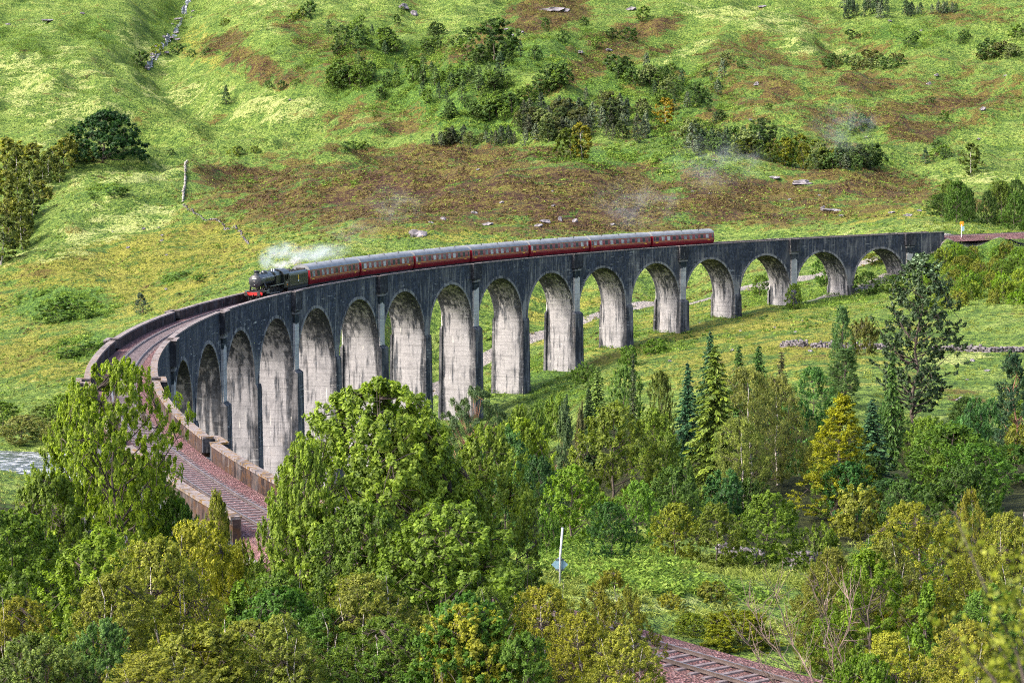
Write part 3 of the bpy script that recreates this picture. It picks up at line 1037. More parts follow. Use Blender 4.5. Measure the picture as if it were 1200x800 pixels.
def broad(key, seed, H=10., R=4., zb=.18, kind='round', ncl=420, per=110, L=.14, crad=.55, bark='bark', limbs=16, trunk_r=.16, droop=0., flat=.7, aspect=.62, leaf='leaf', up=.6, inner=.45, lobes=.35, stems=1, tvar=.5, tiptop=0., sprig=.45, holes=.18):
    rng = np.random.default_rng(seed)
    t = rng.random(ncl) ** .85
    a = rng.random(ncl) * 2 * math.pi
    ph = rng.random(6) * 6.28
    lob = 1 + lobes * (np.sin(2 * a + ph[0] + 3 * t) * .5 + np.sin(3 * a + ph[1] - 7 * t) * .35 + np.sin(5 * a + ph[2] + 11 * t) * .25)
    e = env(kind, t) * lob
    rr = R * e * (inner + (1 - inner) * rng.random(ncl) ** .5)
    lean = rng.normal(size=2) * .06 * R
    C = np.stack([rr * np.cos(a) + lean[0] * t * 3, rr * np.sin(a) + lean[1] * t * 3, H * (zb + (1 - zb) * t * .97)], -1)
    C += rng.normal(size=C.shape) * .12 * crad
    xs_, ys_, zs_ = C[:, 0] * 6.5 / R, C[:, 1] * 6.5 / R, C[:, 2] * 13. / H
    hn = np.sin(xs_ + ph[3] + 1.3 * np.sin(zs_ + ph[1])) + np.sin(ys_ + ph[4] + 1.3 * np.sin(zs_ * .8 + ph[2])) + 1.5 * np.sin(zs_ * 1.1 + ph[5] + 1.2 * np.sin(xs_ * .7) + 1.2 * np.sin(ys_ * .7)) + .45 * rng.normal(size=ncl)
    keep = hn > np.quantile(hn, holes)
    C, t, a, e = C[keep], t[keep], a[keep], e[keep]
    ncl = len(C)
    out = np.stack([np.cos(a), np.sin(a), t - .3], -1)
    ctint = np.clip(rng.normal(.45, .22, ncl) + .15 * (t - .5), 0, 1)
    if tiptop: ctint = np.clip(ctint * .75 + tiptop * np.clip((t - .55) * 2.2, 0, 1), 0, 1)
    V, F, T = cloud(rng, C, crad * (.6 + .8 * rng.random(ncl)) * (.75 + .25 * e), per, L, aspect, flat, up, out, droop, ctint, tvar, sprig)
    crown = mesh_np(key + '_crown', V, F, M[leaf], {'tint': T})
    # trunk, limbs, twigs
    paths = []
    tops = []
    for s in range(stems):
        base = np.array([0, 0, -.6]) + (rng.normal(size=3) * [.25, .25, 0] if stems > 1 else 0)
        top = np.array([lean[0] * 2.4, lean[1] * 2.4, H * .9]) + (rng.normal(size=3) * [R * .35, R * .35, H * .05] if stems > 1 else 0)
        kk = 9
        tt = np.linspace(0, 1, kk)
        P = base[None] * (1 - tt[:, None]) + top[None] * tt[:, None]
        P[1:-1, :2] += rng.normal(size=(kk - 2, 2)) * H * .012
        paths.append((P, trunk_r * (H / 10) * (1 - .9 * tt) / (stems ** .4) + .012))
        tops.append(P)
    ends = C[rng.choice(ncl, min(limbs, ncl), replace=False)]
    lp = []
    for e_ in ends:
        P = tops[rng.integers(len(tops))]
        zt = e_[2] - (.25 + .35 * rng.random()) * np.hypot(e_[0], e_[1]) - .05 * H
        f = np.clip((zt - P[0, 2]) / (P[-1, 2] - P[0, 2]), .12, .9)
        st = np.array([np.interp(f, np.linspace(0, 1, len(P)), P[:, i]) for i in range(3)])
        c = curve3(st, e_, -.04 * H * rng.random(), 6)
        r0 = trunk_r * (H / 10) * .5 * (1 - f) + .02
        paths.append((c, np.linspace(r0, .012, 6)))
        lp.append(c[2:])
    lp = np.concatenate(lp) if lp else tops[0]
    for c in C[::2]:
        d = lp - c; q = lp[np.argmin((d ** 2).sum(1))]
        paths.append((np.stack([q, (q + c) / 2 + rng.normal(size=3) * .06, c]), np.array([.022, .014, .006]) * max(1, H / 10)))
    V, F = np_tubes(paths, 5)
    nst = 8 * 5 * stems
    trunk = mesh_np(key + '_trunk', V, F, [M[bark], M['pine_bark' if bark == 'pine_bark' else 'twig']], None, (np.arange(len(F)) >= nst).astype(int), smooth=True)
    vv = np.empty(len(crown.vertices) * 3, np.float32); crown.vertices.foreach_get('co', vv); vv = vv.reshape(-1, 3)
    PROTO[key] = dict(crown=crown, trunk=trunk, H=float(np.percentile(vv[:, 2], 99.8)), R=float(np.percentile(np.hypot(vv[:, 0], vv[:, 1]), 97.5)))


def conifer(key, seed, H=14., R=3., levels=30, droop=.25, per=8, L=.55, W=.24, bark='bark', zb=.04, power=.8, rise=.0, dens=1.0, step=.3, cup=.35):
    rng = np.random.default_rng(seed)
    Cs, As, Ns, Ts = [], [], [], []
    paths = [(np.array([[0, 0, -.6], [0, 0, H * .5], [.05, 0, H * .98]]), np.array([.2 * H / 14, .12 * H / 14, .015]))]
    for l in range(levels):
        t = zb + (1 - zb) * (l / levels) ** .92
        z = H * t
        Lb = R * ((1 - t) ** power) * (.95 if l % 2 else 1.08) + .08
        nb = max(4, int(per * (.6 + .5 * (1 - t)) * dens))
        for b_ in range(nb):
            az = 2 * math.pi * (b_ + rng.random() * .7) / nb + l * 1.1
            ln = Lb * (.72 + .45 * rng.random())
            d = np.array([math.cos(az), math.sin(az), 0]); sd = np.array([-d[1], d[0], 0])
            rs = np.arange(.12 * ln, ln, step)
            f = rs / ln
            zz = z - droop * ln * f ** 1.3 + rise * ln * f + cup * ln * np.maximum(f - .65, 0) ** 1.5
            P = d[None] * rs[:, None]; P[:, 2] = zz
            if len(rs) > 1: paths.append((np.concatenate([[[0, 0, z]], P[[len(P) // 2, -1]]]), np.array([.03, .02, .006])))
            k = rng.random()
            for sg in (-1, 1, 0):
                m = len(rs)
                wd = (.45 * ln * (1 - f) * .5 + .16)
                off = sd[None] * (sg * wd * .6)[:, None]
                ax = d[None] * .75 + sd[None] * sg * .8 + np.array([0, 0, -.28 * droop / .25])[None] + rng.normal(size=(m, 3)) * .18
                nn = np.array([0, 0, 1.])[None] + rng.normal(size=(m, 3)) * .45 + d[None] * .25
                Cs.append(P + off + rng.normal(size=(m, 3)) * .06); As.append(ax); Ns.append(nn)
                Ts.append(np.clip(.15 + .5 * f ** 1.5 + .25 * k + .2 * rng.normal(size=m), 0, 1))
    C, A, Nn, T = map(np.concatenate, (Cs, As, Ns, Ts))
    m = len(C)
    Nn /= np.linalg.norm(Nn, axis=1, keepdims=True)
    Ls = L * (.7 + .6 * rng.random(m))
    V, F = leaf_quads(rng, C, A, Nn, Ls, Ls * W / L)
    # a second, crossing card gives each spray thickness
    V2, F2 = leaf_quads(rng, C - [0, 0, .05], A + rng.normal(size=(m, 3)) * .3, np.cross(Nn, A / np.linalg.norm(A, axis=1, keepdims=True)) + Nn * .3, Ls * .9, Ls * W / L * .8)
    V = np.concatenate([V, V2]); F = np.concatenate([F, F2 + m * 4]); T = np.repeat(np.concatenate([T, T * .9]), 4)
    crown = mesh_np(key + '_crown', V, F, M['needle'], {'tint': T})
    Vt, Ft = np_tubes(paths, 5)
    PROTO[key] = dict(crown=crown, trunk=mesh_np(key + '_trunk', Vt, Ft, M[bark], None, smooth=True), H=H, R=R)


def merged(key, src):
    """one mesh (crown and stem) for trees too far off to show their parts"""
    c, t = PROTO[src]['crown'], PROTO[src]['trunk']
    def arr(me):
        v = np.empty(len(me.vertices) * 3, np.float32); me.vertices.foreach_get('co', v)
        l = np.empty(len(me.loops), np.int32); me.loops.foreach_get('vertex_index', l)
        return v.reshape(-1, 3), l.reshape(-1, 4)
    (v1, f1), (v2, f2) = arr(c), arr(t)
    ti = np.empty(len(v1), np.float32); c.attributes['tint'].data.foreach_get('value', ti)
    me = mesh_np(key, np.concatenate([v1, v2]), np.concatenate([f1, f2 + len(v1)]), [c.materials[0], t.materials[1] if len(t.materials) > 1 else t.materials[0]],
                 {'tint': np.concatenate([ti, np.zeros(len(v2))])}, np.concatenate([np.zeros(len(f1)), np.ones(len(f2))]))
    PROTO[key] = dict(mesh=me, H=PROTO[src]['H'], R=PROTO[src]['R'])


# kinds seen close
broad('alder', 1, H=12, R=5, zb=.1, kind='dome', ncl=1250, per=72, L=.17, crad=.46, limbs=26, lobes=.28, inner=.5, sprig=.42, holes=.1)
broad('alder_b', 2, H=10, R=4, zb=.08, kind='oval', ncl=900, per=72, L=.17, crad=.44, limbs=20, lobes=.4)
broad('open_ash', 3, H=13, R=4.4, zb=.30, kind='round', ncl=760, per=56, L=.19, crad=.42, limbs=40, bark='bark', lobes=.55, inner=.3, trunk_r=.17, sprig=.4, holes=.06)
broad('birch', 4, H=8, R=2.8, zb=.1, kind='oval', ncl=800, per=66, L=.1, crad=.34, limbs=22, bark='birch_bark', droop=.5, lobes=.45, trunk_r=.1, tvar=.6)
broad('birch_b', 5, H=8, R=3.0, zb=.06, kind='dome', ncl=860, per=66, L=.105, crad=.36, limbs=22, bark='birch_bark', droop=.3, lobes=.45, trunk_r=.09, stems=3, tvar=.6)
broad('willow_bush', 6, H=5, R=2.6, zb=.02, kind='bush', ncl=640, per=70, L=.12, crad=.34, limbs=16, lobes=.35, stems=4, trunk_r=.08)
broad('sapling', 7, H=6, R=1.3, zb=.1, kind='cone', ncl=190, per=80, L=.13, crad=.34, limbs=14, lobes=.4, trunk_r=.07)
broad('rowan', 8, H=7, R=2.8, zb=.12, kind='dome', ncl=330, per=90, L=.17, crad=.42, aspect=.35, limbs=20, flat=.4, lobes=.4, up=1.0)
# kinds of the valley wood
broad('round_tree', 11, H=11, R=5, zb=.1, kind='dome', ncl=420, per=55, L=.30, crad=.75, limbs=16, lobes=.35, sprig=.5, holes=.25)
broad('round_tree_b', 12, H=10, R=4.2, zb=.06, kind='oval', ncl=380, per=55, L=.28, crad=.7, limbs=16, lobes=.45, sprig=.5, holes=.25)
broad('weeping_birch', 13, H=15, R=4.4, zb=.08, kind='oval', ncl=520, per=60, L=.24, crad=.75, limbs=20, bark='birch_bark', droop=1.5, lobes=.5, aspect=.45, flat=1.1)
broad('tall_poplar', 14, H=20, R=4.3, zb=.1, kind='oval', ncl=620, per=36, L=.36, crad=.5, limbs=70, lobes=.5, inner=.25, trunk_r=.13, leaf='pale_tip', flat=.5, tiptop=.55, aspect=.5, tvar=.35, sprig=.6, holes=.08)
broad('column_tree', 15, H=14, R=1.9, zb=.06, kind='column', ncl=300, per=42, L=.26, crad=.5, limbs=30, lobes=.4, flat=1.4, up=0.1, aspect=.4, sprig=.6, holes=.05)
broad('scots_pine', 16, H=9, R=4.6, zb=.5, kind='dome', ncl=110, per=170, L=.24, crad=.75, bark='pine_bark', limbs=60, flat=.4, lobes=.25, inner=.1, aspect=.18, leaf='needle', trunk_r=.2, up=.3, sprig=.15, holes=0.)
broad('young_pine', 17, H=10, R=3.0, zb=.06, kind='cone', ncl=260, per=60, L=.34, crad=.6, bark='pine_bark', limbs=20, lobes=.4, aspect=.2, leaf='needle', up=.1, sprig=.5, holes=.25)
broad('bush', 18, H=3.4, R=2.2, zb=.0, kind='bush', ncl=190, per=48, L=.2, crad=.42, limbs=8, lobes=.4, stems=3, trunk_r=.06, sprig=.5, holes=.25)
conifer('spruce', 21, H=15, R=3.9, levels=30, droop=.38, L=.72, W=.26, step=.34)
conifer('dark_spruce', 22, H=14, R=2.9, levels=32, droop=.3, L=.62, W=.24, step=.32)
broad('larch', 23, H=15, R=3.4, zb=.04, kind='cone', ncl=420, per=60, L=.24, crad=.62, limbs=30, flat=.4, droop=.35, lobes=.6, inner=.25, aspect=.4, holes=.02)
conifer('spindle', 24, H=9, R=.9, levels=22, droop=.3, L=.4, W=.14, per=6, step=.2)
# kinds of the far hillside
broad('hill_broad', 31, H=9, R=4.0, zb=.06, kind='dome', ncl=110, per=26, L=.7, crad=.95, limbs=5, lobes=.4, sprig=.3, holes=.12)
broad('hill_oval', 32, H=10, R=3.0, zb=.08, kind='oval', ncl=100, per=26, L=.6, crad=.85, limbs=5, lobes=.45, bark='birch_bark', sprig=.3, holes=.12)
broad('hill_pine', 33, H=9, R=2.3, zb=.04, kind='cone', ncl=80, per=26, L=.6, crad=.75, limbs=4, lobes=.3, aspect=.3, leaf='needle', sprig=.3, holes=.12)
broad('hill_bush', 34, H=3.5, R=2.4, zb=.0, kind='bush', ncl=50, per=22, L=.5, crad=.6, limbs=3, lobes=.4, stems=2, trunk_r=.05, sprig=.3, holes=.12)
broad('oak', 35, H=14, R=10, zb=.03, kind='bush', ncl=420, per=40, L=.7, crad=1.35, limbs=18, lobes=.35, inner=.55, sprig=.25, holes=.12)
for k in ('hill_broad', 'hill_oval', 'hill_pine', 'hill_bush'): merged(k + '_far', k)


def gz(x, y): return float(ground(np.array([x]), np.array([y]))[0])


_rot = random.Random(5)


def plant(kind, loc, H, W, color, name, label, cat='tree', group=None, rot=None):
    p = PROTO[kind]
    sx = W / (2 * p['R']); sz = H / p['H']
    if 'mesh' in p:
        o = link(name, p['mesh']); o.color = (*color, 1); root = o
    else:
        root = empty(name)
        t = link('trunk', p['trunk'], root); c = link('crown', p['crown'], root); c.color = (*color, 1)
    root.location = loc
    root.scale = (sx, sx, sz)
    root.rotation_euler = (0, 0, _rot.random() * 6.28 if rot is None else rot)
    tag(root, label, cat, group)
    return root


def tree(kind, px, ytop, wpx, Y, color, name, label, cat='tree', group=None, rot=None, minh=1.0, drop=.15):
    top = at(px, ytop, Y)
    z = gz(top[0], Y) - drop
    H = max(minh, top[2] - z)
    W = wpx * Y / FPX * 1.02
    if Y < 66 and px != 515 and (kind in ('birch', 'birch_b', 'willow_bush', 'rowan') or px < 100): W = max(W, H * (.75 if kind != 'birch' else .6))
    if 75 < Y < 210 and kind in ('round_tree', 'round_tree_b'): W = max(W, H * .56)
    return plant(kind, (top[0], Y, z), H, W, color, name, label, cat, group, rot)


G_MID, G_LT, G_DK = (.066, .108, .022), (.105, .145, .026), (.032, .062, .020)
OLV, OLY, YEL, BLU = (.105, .118, .030), (.135, .140, .026), (.23, .215, .018), (.032, .082, .040)
GRY = (.10, .115, .050)

# --- the slope below the camera
FG = [
    ('alder', 436, 450, 285, 66, (.105, .150, .034), 'alder_tree', 'big light green leafy tree standing in front of the viaduct piers at the centre'),
    ('alder_b', 566, 500, 140, 71, (.10, .145, .032), 'alder_tree', 'rounded green tree leaning against the right side of the big central tree'),
    ('alder_b', 352, 520, 120, 64, (.10, .146, .034), 'alder_tree', 'leafy green tree merging with the left side of the big central tree'),
    ('alder', 506, 480, 170, 68, (.10, .145, .034), 'alder_tree', 'leafy green tree merging with the right side of the big central tree'),
    ('alder_b', 515, 590, 230, 60, (.078, .122, .028), 'alder_tree', 'dense green tree below and right of the big central tree'),
    ('alder_b', 428, 592, 150, 62, (.07, .115, .03), 'alder_tree', 'green tree hiding the railway just right of the parapet end'),
    ('open_ash', 124, 424, 188, 78, (.10, .14, .022), 'ash_tree', 'open crowned tree with visible limbs in front of the railway bend'),
    ('alder_b', 92, 462, 120, 84, (.09, .13, .022), 'alder_tree', 'bushy green tree left of the open crowned tree, below the outer parapet'),
    ('alder_b', 168, 540, 120, 82, (.085, .125, .022), 'alder_tree', 'bushy green tree behind the open crowned tree at the near end of the viaduct'),
    ('alder_b', 50, 556, 150, 72, (.07, .108, .02), 'alder_tree', 'dark green tree at the left edge below the river'),
    ('alder_b', 206, 585, 80, 80, (.05, .10, .018), 'alder_tree', 'small green tree under the open crowned tree beside the outer parapet'),
    ('alder_b', 15, 600, 140, 63, G_MID, 'alder_tree', 'leafy dark green tree on the left edge halfway down the slope'),
    ('rowan', 110, 612, 130, 60, (.09, .135, .022), 'rowan_tree', 'light green feathery leaved tree left of the olive birches'),
    ('birch_b', 195, 628, 150, 56, OLV, 'birch_tree', 'olive green spreading birch in the middle of the left slope'),
    ('birch_b', 246, 576, 84, 72, OLV, 'birch_tree', 'olive green bushy birch hiding the outer side of the parapet end'),
    ('birch', 236, 606, 90, 64, OLY, 'birch_tree', 'yellowish birch just below the cut end of the outer parapet'),
    ('birch_b', 288, 634, 84, 66, OLV, 'birch_tree', 'small olive birch under the dark end of the outer parapet'),
    ('birch_b', 338, 668, 100, 60, (.065, .11, .03), 'birch_tree', 'blue green bushy birch beside the visible patch of ballast'),
    ('sapling', 270, 682, 62, 55, (.075, .13, .02), 'sapling', 'bright green upright sapling among the olive birches'),
    ('birch_b', 135, 676, 180, 51, OLV, 'birch_tree', 'broad olive birch low on the left slope'),
    ('birch_b', 15, 702, 120, 49, (.125, .128, .024), 'birch_tree', 'yellow brown birch at the left edge near the bottom'),
    ('willow_bush', 65, 742, 150, 45, (.075, .105, .045), 'willow_bush', 'grey green willow bush at the bottom left'),
    ('willow_bush', 108, 728, 50, 46, (.07, .13, .06), 'willow_bush', 'small bluish bush beside the grey green willow'),
    ('birch_b', 195, 765, 190, 42, (.13, .14, .034), 'birch_tree', 'pale yellowish birch top along the bottom edge at the left'),
    ('alder_b', 320, 690, 150, 53, (.045, .105, .024), 'alder_tree', 'deep green tree left of the pale grey green birch'),
    ('birch_b', 445, 672, 190, 52, (.105, .12, .036), 'birch_tree', 'large pale olive birch low in front of the central tree'),
    ('birch_b', 340, 722, 150, 47, (.095, .115, .035), 'birch_tree', 'pale olive birch at the bottom left of centre'),
    ('willow_bush', 540, 700, 150, 50, (.038, .088, .024), 'willow_bush', 'dark green bush at the bottom centre'),
    ('birch_b', 648, 684, 128, 56, OLY, 'birch_tree', 'yellow green birch below the diamond sign'),
    ('birch', 733, 672, 52, 60, (.12, .125, .028), 'birch_tree', 'slender small birch standing left of the lower railway line'),
    ('birch_b', 745, 735, 140, 48, (.12, .13, .032), 'birch_tree', 'pale olive birch at the bottom beside the lower railway line'),
    ('willow_bush', 610, 745, 110, 47, (.055, .10, .026), 'willow_bush', 'green bush along the bottom edge below the yellow green birch'),
    ('willow_bush', 870, 712, 120, 74, (.13, .15, .014), 'willow_bush', 'bright yellow green bush on the far side of the lower railway line'),
    ('willow_bush', 815, 738, 60, 76, (.10, .135, .018), 'willow_bush', 'smaller bright green bush touching the lower railway ballast'),
    ('bush', 835, 682, 62, 88, OLV, 'willow_bush', 'olive bush on the dry grass above the lower railway line'),
    ('bush', 790, 700, 40, 82, OLY, 'willow_bush', 'low yellowish bush between the dry grass and the railway line'),
    ('birch_b', 690, 716, 120, 53, OLY, 'birch_tree', 'yellow olive birch between the two birches in front of the lower railway'),
    ('birch_b', 575, 690, 120, 55, (.075, .11, .028), 'birch_tree', 'green birch in front of the railway right of the big central tree'),
    ('birch', 962, 640, 90, 68, (.12, .13, .04), 'birch_tree', 'pale birch with several reddish stems beside the bare birch'),
    ('birch_b', 1052, 634, 130, 70, (.10, .115, .04), 'birch_tree', 'broad grey olive birch behind the bright green rowan'),
    ('rowan', 1022, 648, 130, 62, (.085, .14, .018), 'rowan_tree', 'bright green rowan with layered branches at the lower right'),
    ('sapling', 1080, 684, 60, 58, (.07, .125, .02), 'sapling', 'bright green sapling right of the layered rowan'),
    ('birch', 1092, 588, 140, 80, (.12, .13, .026), 'birch_tree', 'tall drooping yellow olive birch right of the larch'),
    ('birch', 1146, 575, 60, 82, (.12, .12, .03), 'birch_tree', 'slim birch with a bare orange stem at the right'),
    ('birch_b', 1190, 600, 110, 78, OLV, 'birch_tree', 'olive birch at the right edge behind the blurred leaves'),
    ('birch_b', 1060, 742, 150, 50, (.14, .15, .03), 'birch_tree', 'yellow green birch top at the bottom right'),
    ('birch_b', 1135, 725, 130, 48, (.13, .13, .034), 'birch_tree', 'pale yellowish birch near the bottom right corner'),
    ('willow_bush', 1000, 765, 110, 48, (.07, .125, .02), 'willow_bush', 'green bush at the bottom under the rowan'),
    # edge of the clearing
    ('round_tree_b', 720, 588, 64, 104, (.03, .075, .028), 'hazel_tree', 'dark green round tree standing alone in the bracken clearing'),
    ('round_tree', 668, 546, 96, 118, (.085, .145, .022), 'hazel_tree', 'yellow green spreading tree behind the diamond sign'),
    ('round_tree_b', 745, 562, 62, 118, (.065, .125, .026), 'hazel_tree', 'mid green tree just behind the lone dark round tree'),
    ('round_tree_b', 790, 588, 70, 110, (.115, .135, .024), 'hazel_tree', 'yellowish rounded tree at the far edge of the bracken clearing'),
    ('round_tree_b', 842, 590, 72, 108, (.085, .115, .026), 'hazel_tree', 'olive rounded tree beside the grey wall in the clearing'),
    ('round_tree', 897, 576, 104, 110, (.075, .12, .024), 'hazel_tree', 'broad bright green tree overhanging the low grey wall'),
    ('bush', 955, 612, 60, 108, (.075, .115, .024), 'hazel_bush', 'green bush under the yellow larch'),
    ('bush', 640, 600, 50, 110, (.05, .10, .022), 'hazel_bush', 'green bush at the left end of the bracken clearing'),
]
for r in FG: tree(*r)

# --- the wood in the valley
VW = [
    ('round_tree', 718, 472, 112, 148, (.085, .112, .028), 'alder_tree', 'broad olive green tree in front of the small conifers'),
    ('young_pine', 655, 466, 52, 185, (.045, .075, .03), 'pine_tree', 'dark narrow pine left of the broad olive tree'),
    ('young_pine', 675, 474, 34, 190, (.075, .075, .03), 'pine_tree', 'brownish little pine beside the dark narrow pine'),
    ('round_tree_b', 622, 490, 62, 165, (.105, .15, .026), 'hazel_tree', 'pale yellow green tree right of the flat topped pine'),
    ('round_tree', 592, 502, 96, 140, (.045, .10, .048), 'willow_tree', 'blue green willow below the flat topped pine'),
    ('round_tree_b', 635, 535, 60, 128, (.022, .055, .026), 'yew_tree', 'very dark green tree tucked behind the central tree'),
    ('scots_pine', 560, 450, 125, 168, (.05, .085, .03), 'scots_pine', 'flat topped scots pine with bare orange limbs by the viaduct pier'),
    ('spruce', 700, 428, 44, 232, (.075, .12, .03), 'spruce_tree', 'light tipped conifer below the viaduct pier'),
    ('dark_spruce', 690, 452, 36, 222, G_DK, 'spruce_tree', 'small dark conifer in front of the light tipped conifer'),
    ('round_tree_b', 728, 428, 50, 226, (.06, .11, .038), 'rowan_tree', 'green tree right of the light tipped conifer'),
    ('spindle', 742, 412, 14, 224, (.04, .06, .025), 'spruce_tree', 'very thin dark conifer spike'),
    ('round_tree_b', 778, 434, 36, 222, (.06, .08, .026), 'birch_tree', 'dark olive oval tree left of the tall spruces'),
    ('round_tree_b', 770, 478, 72, 168, (.10, .145, .035), 'hazel_tree', 'bright green rounded tree beside the broad olive tree'),
    ('round_tree', 783, 506, 60, 150, (.09, .135, .035), 'hazel_tree', 'bright green bushy tree below the yellow tipped spruce'),
    ('round_tree', 790, 546, 80, 132, (.055, .10, .034), 'alder_tree', 'deep green bushy tree above the clearing'),
    ('spruce', 832, 386, 48, 226, (.03, .075, .034), 'spruce_tree', 'tallest dark blue green spruce behind the yellow tipped spruce'),
    ('dark_spruce', 806, 424, 44, 214, (.024, .066, .034), 'spruce_tree', 'dark bluish spruce at the left of the spruce group'),
    ('spruce', 838, 402, 96, 160, (.080, .118, .018), 'spruce_tree', 'large spruce with yellow green tips'),
    ('dark_spruce', 866, 404, 46, 212, (.04, .09, .022), 'spruce_tree', 'dark green spruce right of the yellow tipped spruce'),
    ('dark_spruce', 889, 404, 48, 210, (.036, .085, .022), 'spruce_tree', 'dark green spruce behind the grey olive weeping birch'),
    ('spindle', 916, 410, 20, 212, (.06, .06, .03), 'spruce_tree', 'thin reddish conifer spike right of the dark spruces'),
    ('weeping_birch', 882, 430, 92, 164, (.125, .14, .068), 'birch_tree', 'grey olive weeping birch in front of the dark spruces'),
    ('weeping_birch', 912, 438, 80, 170, (.12, .132, .062), 'birch_tree', 'second grey olive weeping birch on the right of its neighbour'),
    ('weeping_birch', 872, 490, 70, 152, (.11, .135, .055), 'birch_tree', 'smaller weeping birch below the pair of grey olive birches'),
    ('round_tree_b', 955, 430, 58, 205, (.042, .098, .04), 'rowan_tree', 'blue green loose tree left of the columnar tree'),
    ('round_tree_b', 940, 470, 56, 178, (.03, .082, .03), 'rowan_tree', 'dark green tree between the weeping birches and the larch'),
    ('column_tree', 988, 358, 34, 224, (.045, .088, .05), 'columnar_tree', 'tall narrow grey green columnar tree'),
    ('column_tree', 992, 408, 46, 214, (.05, .09, .05), 'columnar_tree', 'shorter grey green columnar tree at the foot of the tall one'),
    ('larch', 980, 463, 92, 146, (.145, .155, .012), 'larch_tree', 'golden yellow larch in the valley wood'),
    ('dark_spruce', 1022, 466, 62, 164, (.028, .066, .034), 'spruce_tree', 'dark blue green spruce right of the golden larch'),
    ('dark_spruce', 1046, 408, 52, 192, (.035, .075, .016), 'spruce_tree', 'dark narrow spruce left of the tall pale tipped tree'),
    ('tall_poplar', 1075, 298, 104, 202, (.036, .066, .026), 'tall_tree', 'tallest open crowned tree with pale shoots at its top'),
    ('round_tree', 1115, 496, 130, 150, (.048, .092, .02), 'oak_tree', 'broad dark green tree below the tall pale tipped tree'),
    ('round_tree_b', 1152, 520, 90, 142, (.04, .088, .02), 'oak_tree', 'dark green tree right of the broad dark one'),
    ('round_tree_b', 1082, 488, 60, 166, (.07, .115, .022), 'oak_tree', 'mid green tree at the foot of the tall pale tipped tree'),
    ('round_tree_b', 1136, 486, 44, 186, (.03, .066, .018), 'oak_tree', 'small dark tree at the edge of the meadow'),
    ('young_pine', 1196, 412, 70, 178, (.022, .052, .024), 'pine_tree', 'dark pine at the right edge of the meadow'),
    ('round_tree', 1190, 520, 70, 160, (.035, .078, .018), 'oak_tree', 'dark green tree at the right edge below the pine'),
    ('round_tree_b', 1000, 540, 70, 145, (.028, .08, .034), 'alder_tree', 'dark blue green tree between the larch and the broad dark tree'),
    ('round_tree_b', 1045, 560, 80, 135, (.03, .07, .03), 'alder_tree', 'dark tree in the hollow right of the golden larch'),
    ('bush', 690, 424, 40, 300, (.05, .09, .026), 'thorn_bush', 'dark bush at the foot of the pier above the dark small conifer'),
    ('bush', 652, 462, 44, 262, (.09, .14, .03), 'thorn_bush', 'light green bush on the slope left of the small conifers'),
    ('bush', 625, 470, 40, 250, (.06, .10, .028), 'thorn_bush', 'green bush at the foot of the pier right of the flat topped pine'),
    ('bush', 768, 396, 46, 338, (.07, .125, .028), 'thorn_bush', 'low green bush on the grass in front of the middle right piers'),
    ('bush', 738, 404, 34, 322, (.06, .11, .028), 'thorn_bush', 'low green bush by the pier above the thin conifer spike'),
    ('bush', 655, 335, 30, 420, (.06, .115, .024), 'thorn_bush', 'green bush seen through the arch above the stony track'),
    ('round_tree_b', 605, 474, 46, 214, (.09, .135, .03), 'alder_tree', 'pale green tree standing just right of the flat topped pine'),
    ('bush', 1008, 372, 42, 285, (.055, .06, .022), 'thorn_bush', 'dark brownish bush by the dry stone wall'),
]
for r in VW: tree(*r)

rs = random.Random(11)
# understorey filling the wood
for i in range(70):
    px = rs.uniform(600, 1200); Y = rs.uniform(122, 205)
    b = hit(px, 252 + 2202 * 24 / Y, 90)
    Y = min(max(b[1], 108), 200)
    px_, py_ = project(np.array([b[0], Y, gz(b[0], Y)]))
    if 560 < px_ < 1000 and py_ > 612: continue
    W = rs.uniform(3, 5.5)
    plant(rs.choice(['bush', 'round_tree_b', 'round_tree', 'bush']), (b[0], Y, gz(b[0], Y) - .2), rs.uniform(3, 5.5), W, rs.choice([G_DK, G_MID, (.04, .08, .03), OLV, BLU]), 'understorey_bush',
          'small bush crowded among the taller trees of the valley wood', 'bush', 'understorey bushes of the valley wood')
# dense lower growth hiding the ground on the near slope
for i in range(46):
    px = rs.uniform(-40, 560); Y = rs.uniform(44, 84)
    x = (px - 600) / FPX * Y
    if track_dist(np.array([x]), np.array([Y]))[0] < 5.5: continue
    if Y > 60 + max(0, (300 - px)) * .08 and px > 250: continue
    plant(rs.choice(['willow_bush', 'birch_b', 'willow_bush']), (x, Y, gz(x, Y) - .2), rs.uniform(2.4, 4.0), rs.uniform(3, 4.5), rs.choice([G_MID, OLV, OLY, (.06, .11, .03), (.045, .095, .02)]), 'thicket_bush',
          'low bush in the thicket that covers the slope at the lower left', 'bush', 'thicket bushes on the near slope')
for i in range(26):
    px = rs.uniform(900, 1230); Y = rs.uniform(62, 100)
    x = (px - 600) / FPX * Y
    if track_dist(np.array([x]), np.array([Y]))[0] < 5.5: continue
    if px < 1000 and Y > 80: continue
    plant(rs.choice(['willow_bush', 'birch_b', 'bush']), (x, Y, gz(x, Y) - .2), rs.uniform(2.2, 3.8), rs.uniform(2.6, 4), rs.choice([G_MID, OLV, OLY, (.06, .11, .03)]), 'thicket_bush',
          'low bush in the thicket that covers the slope at the lower right', 'bush', 'thicket bushes at the lower right')

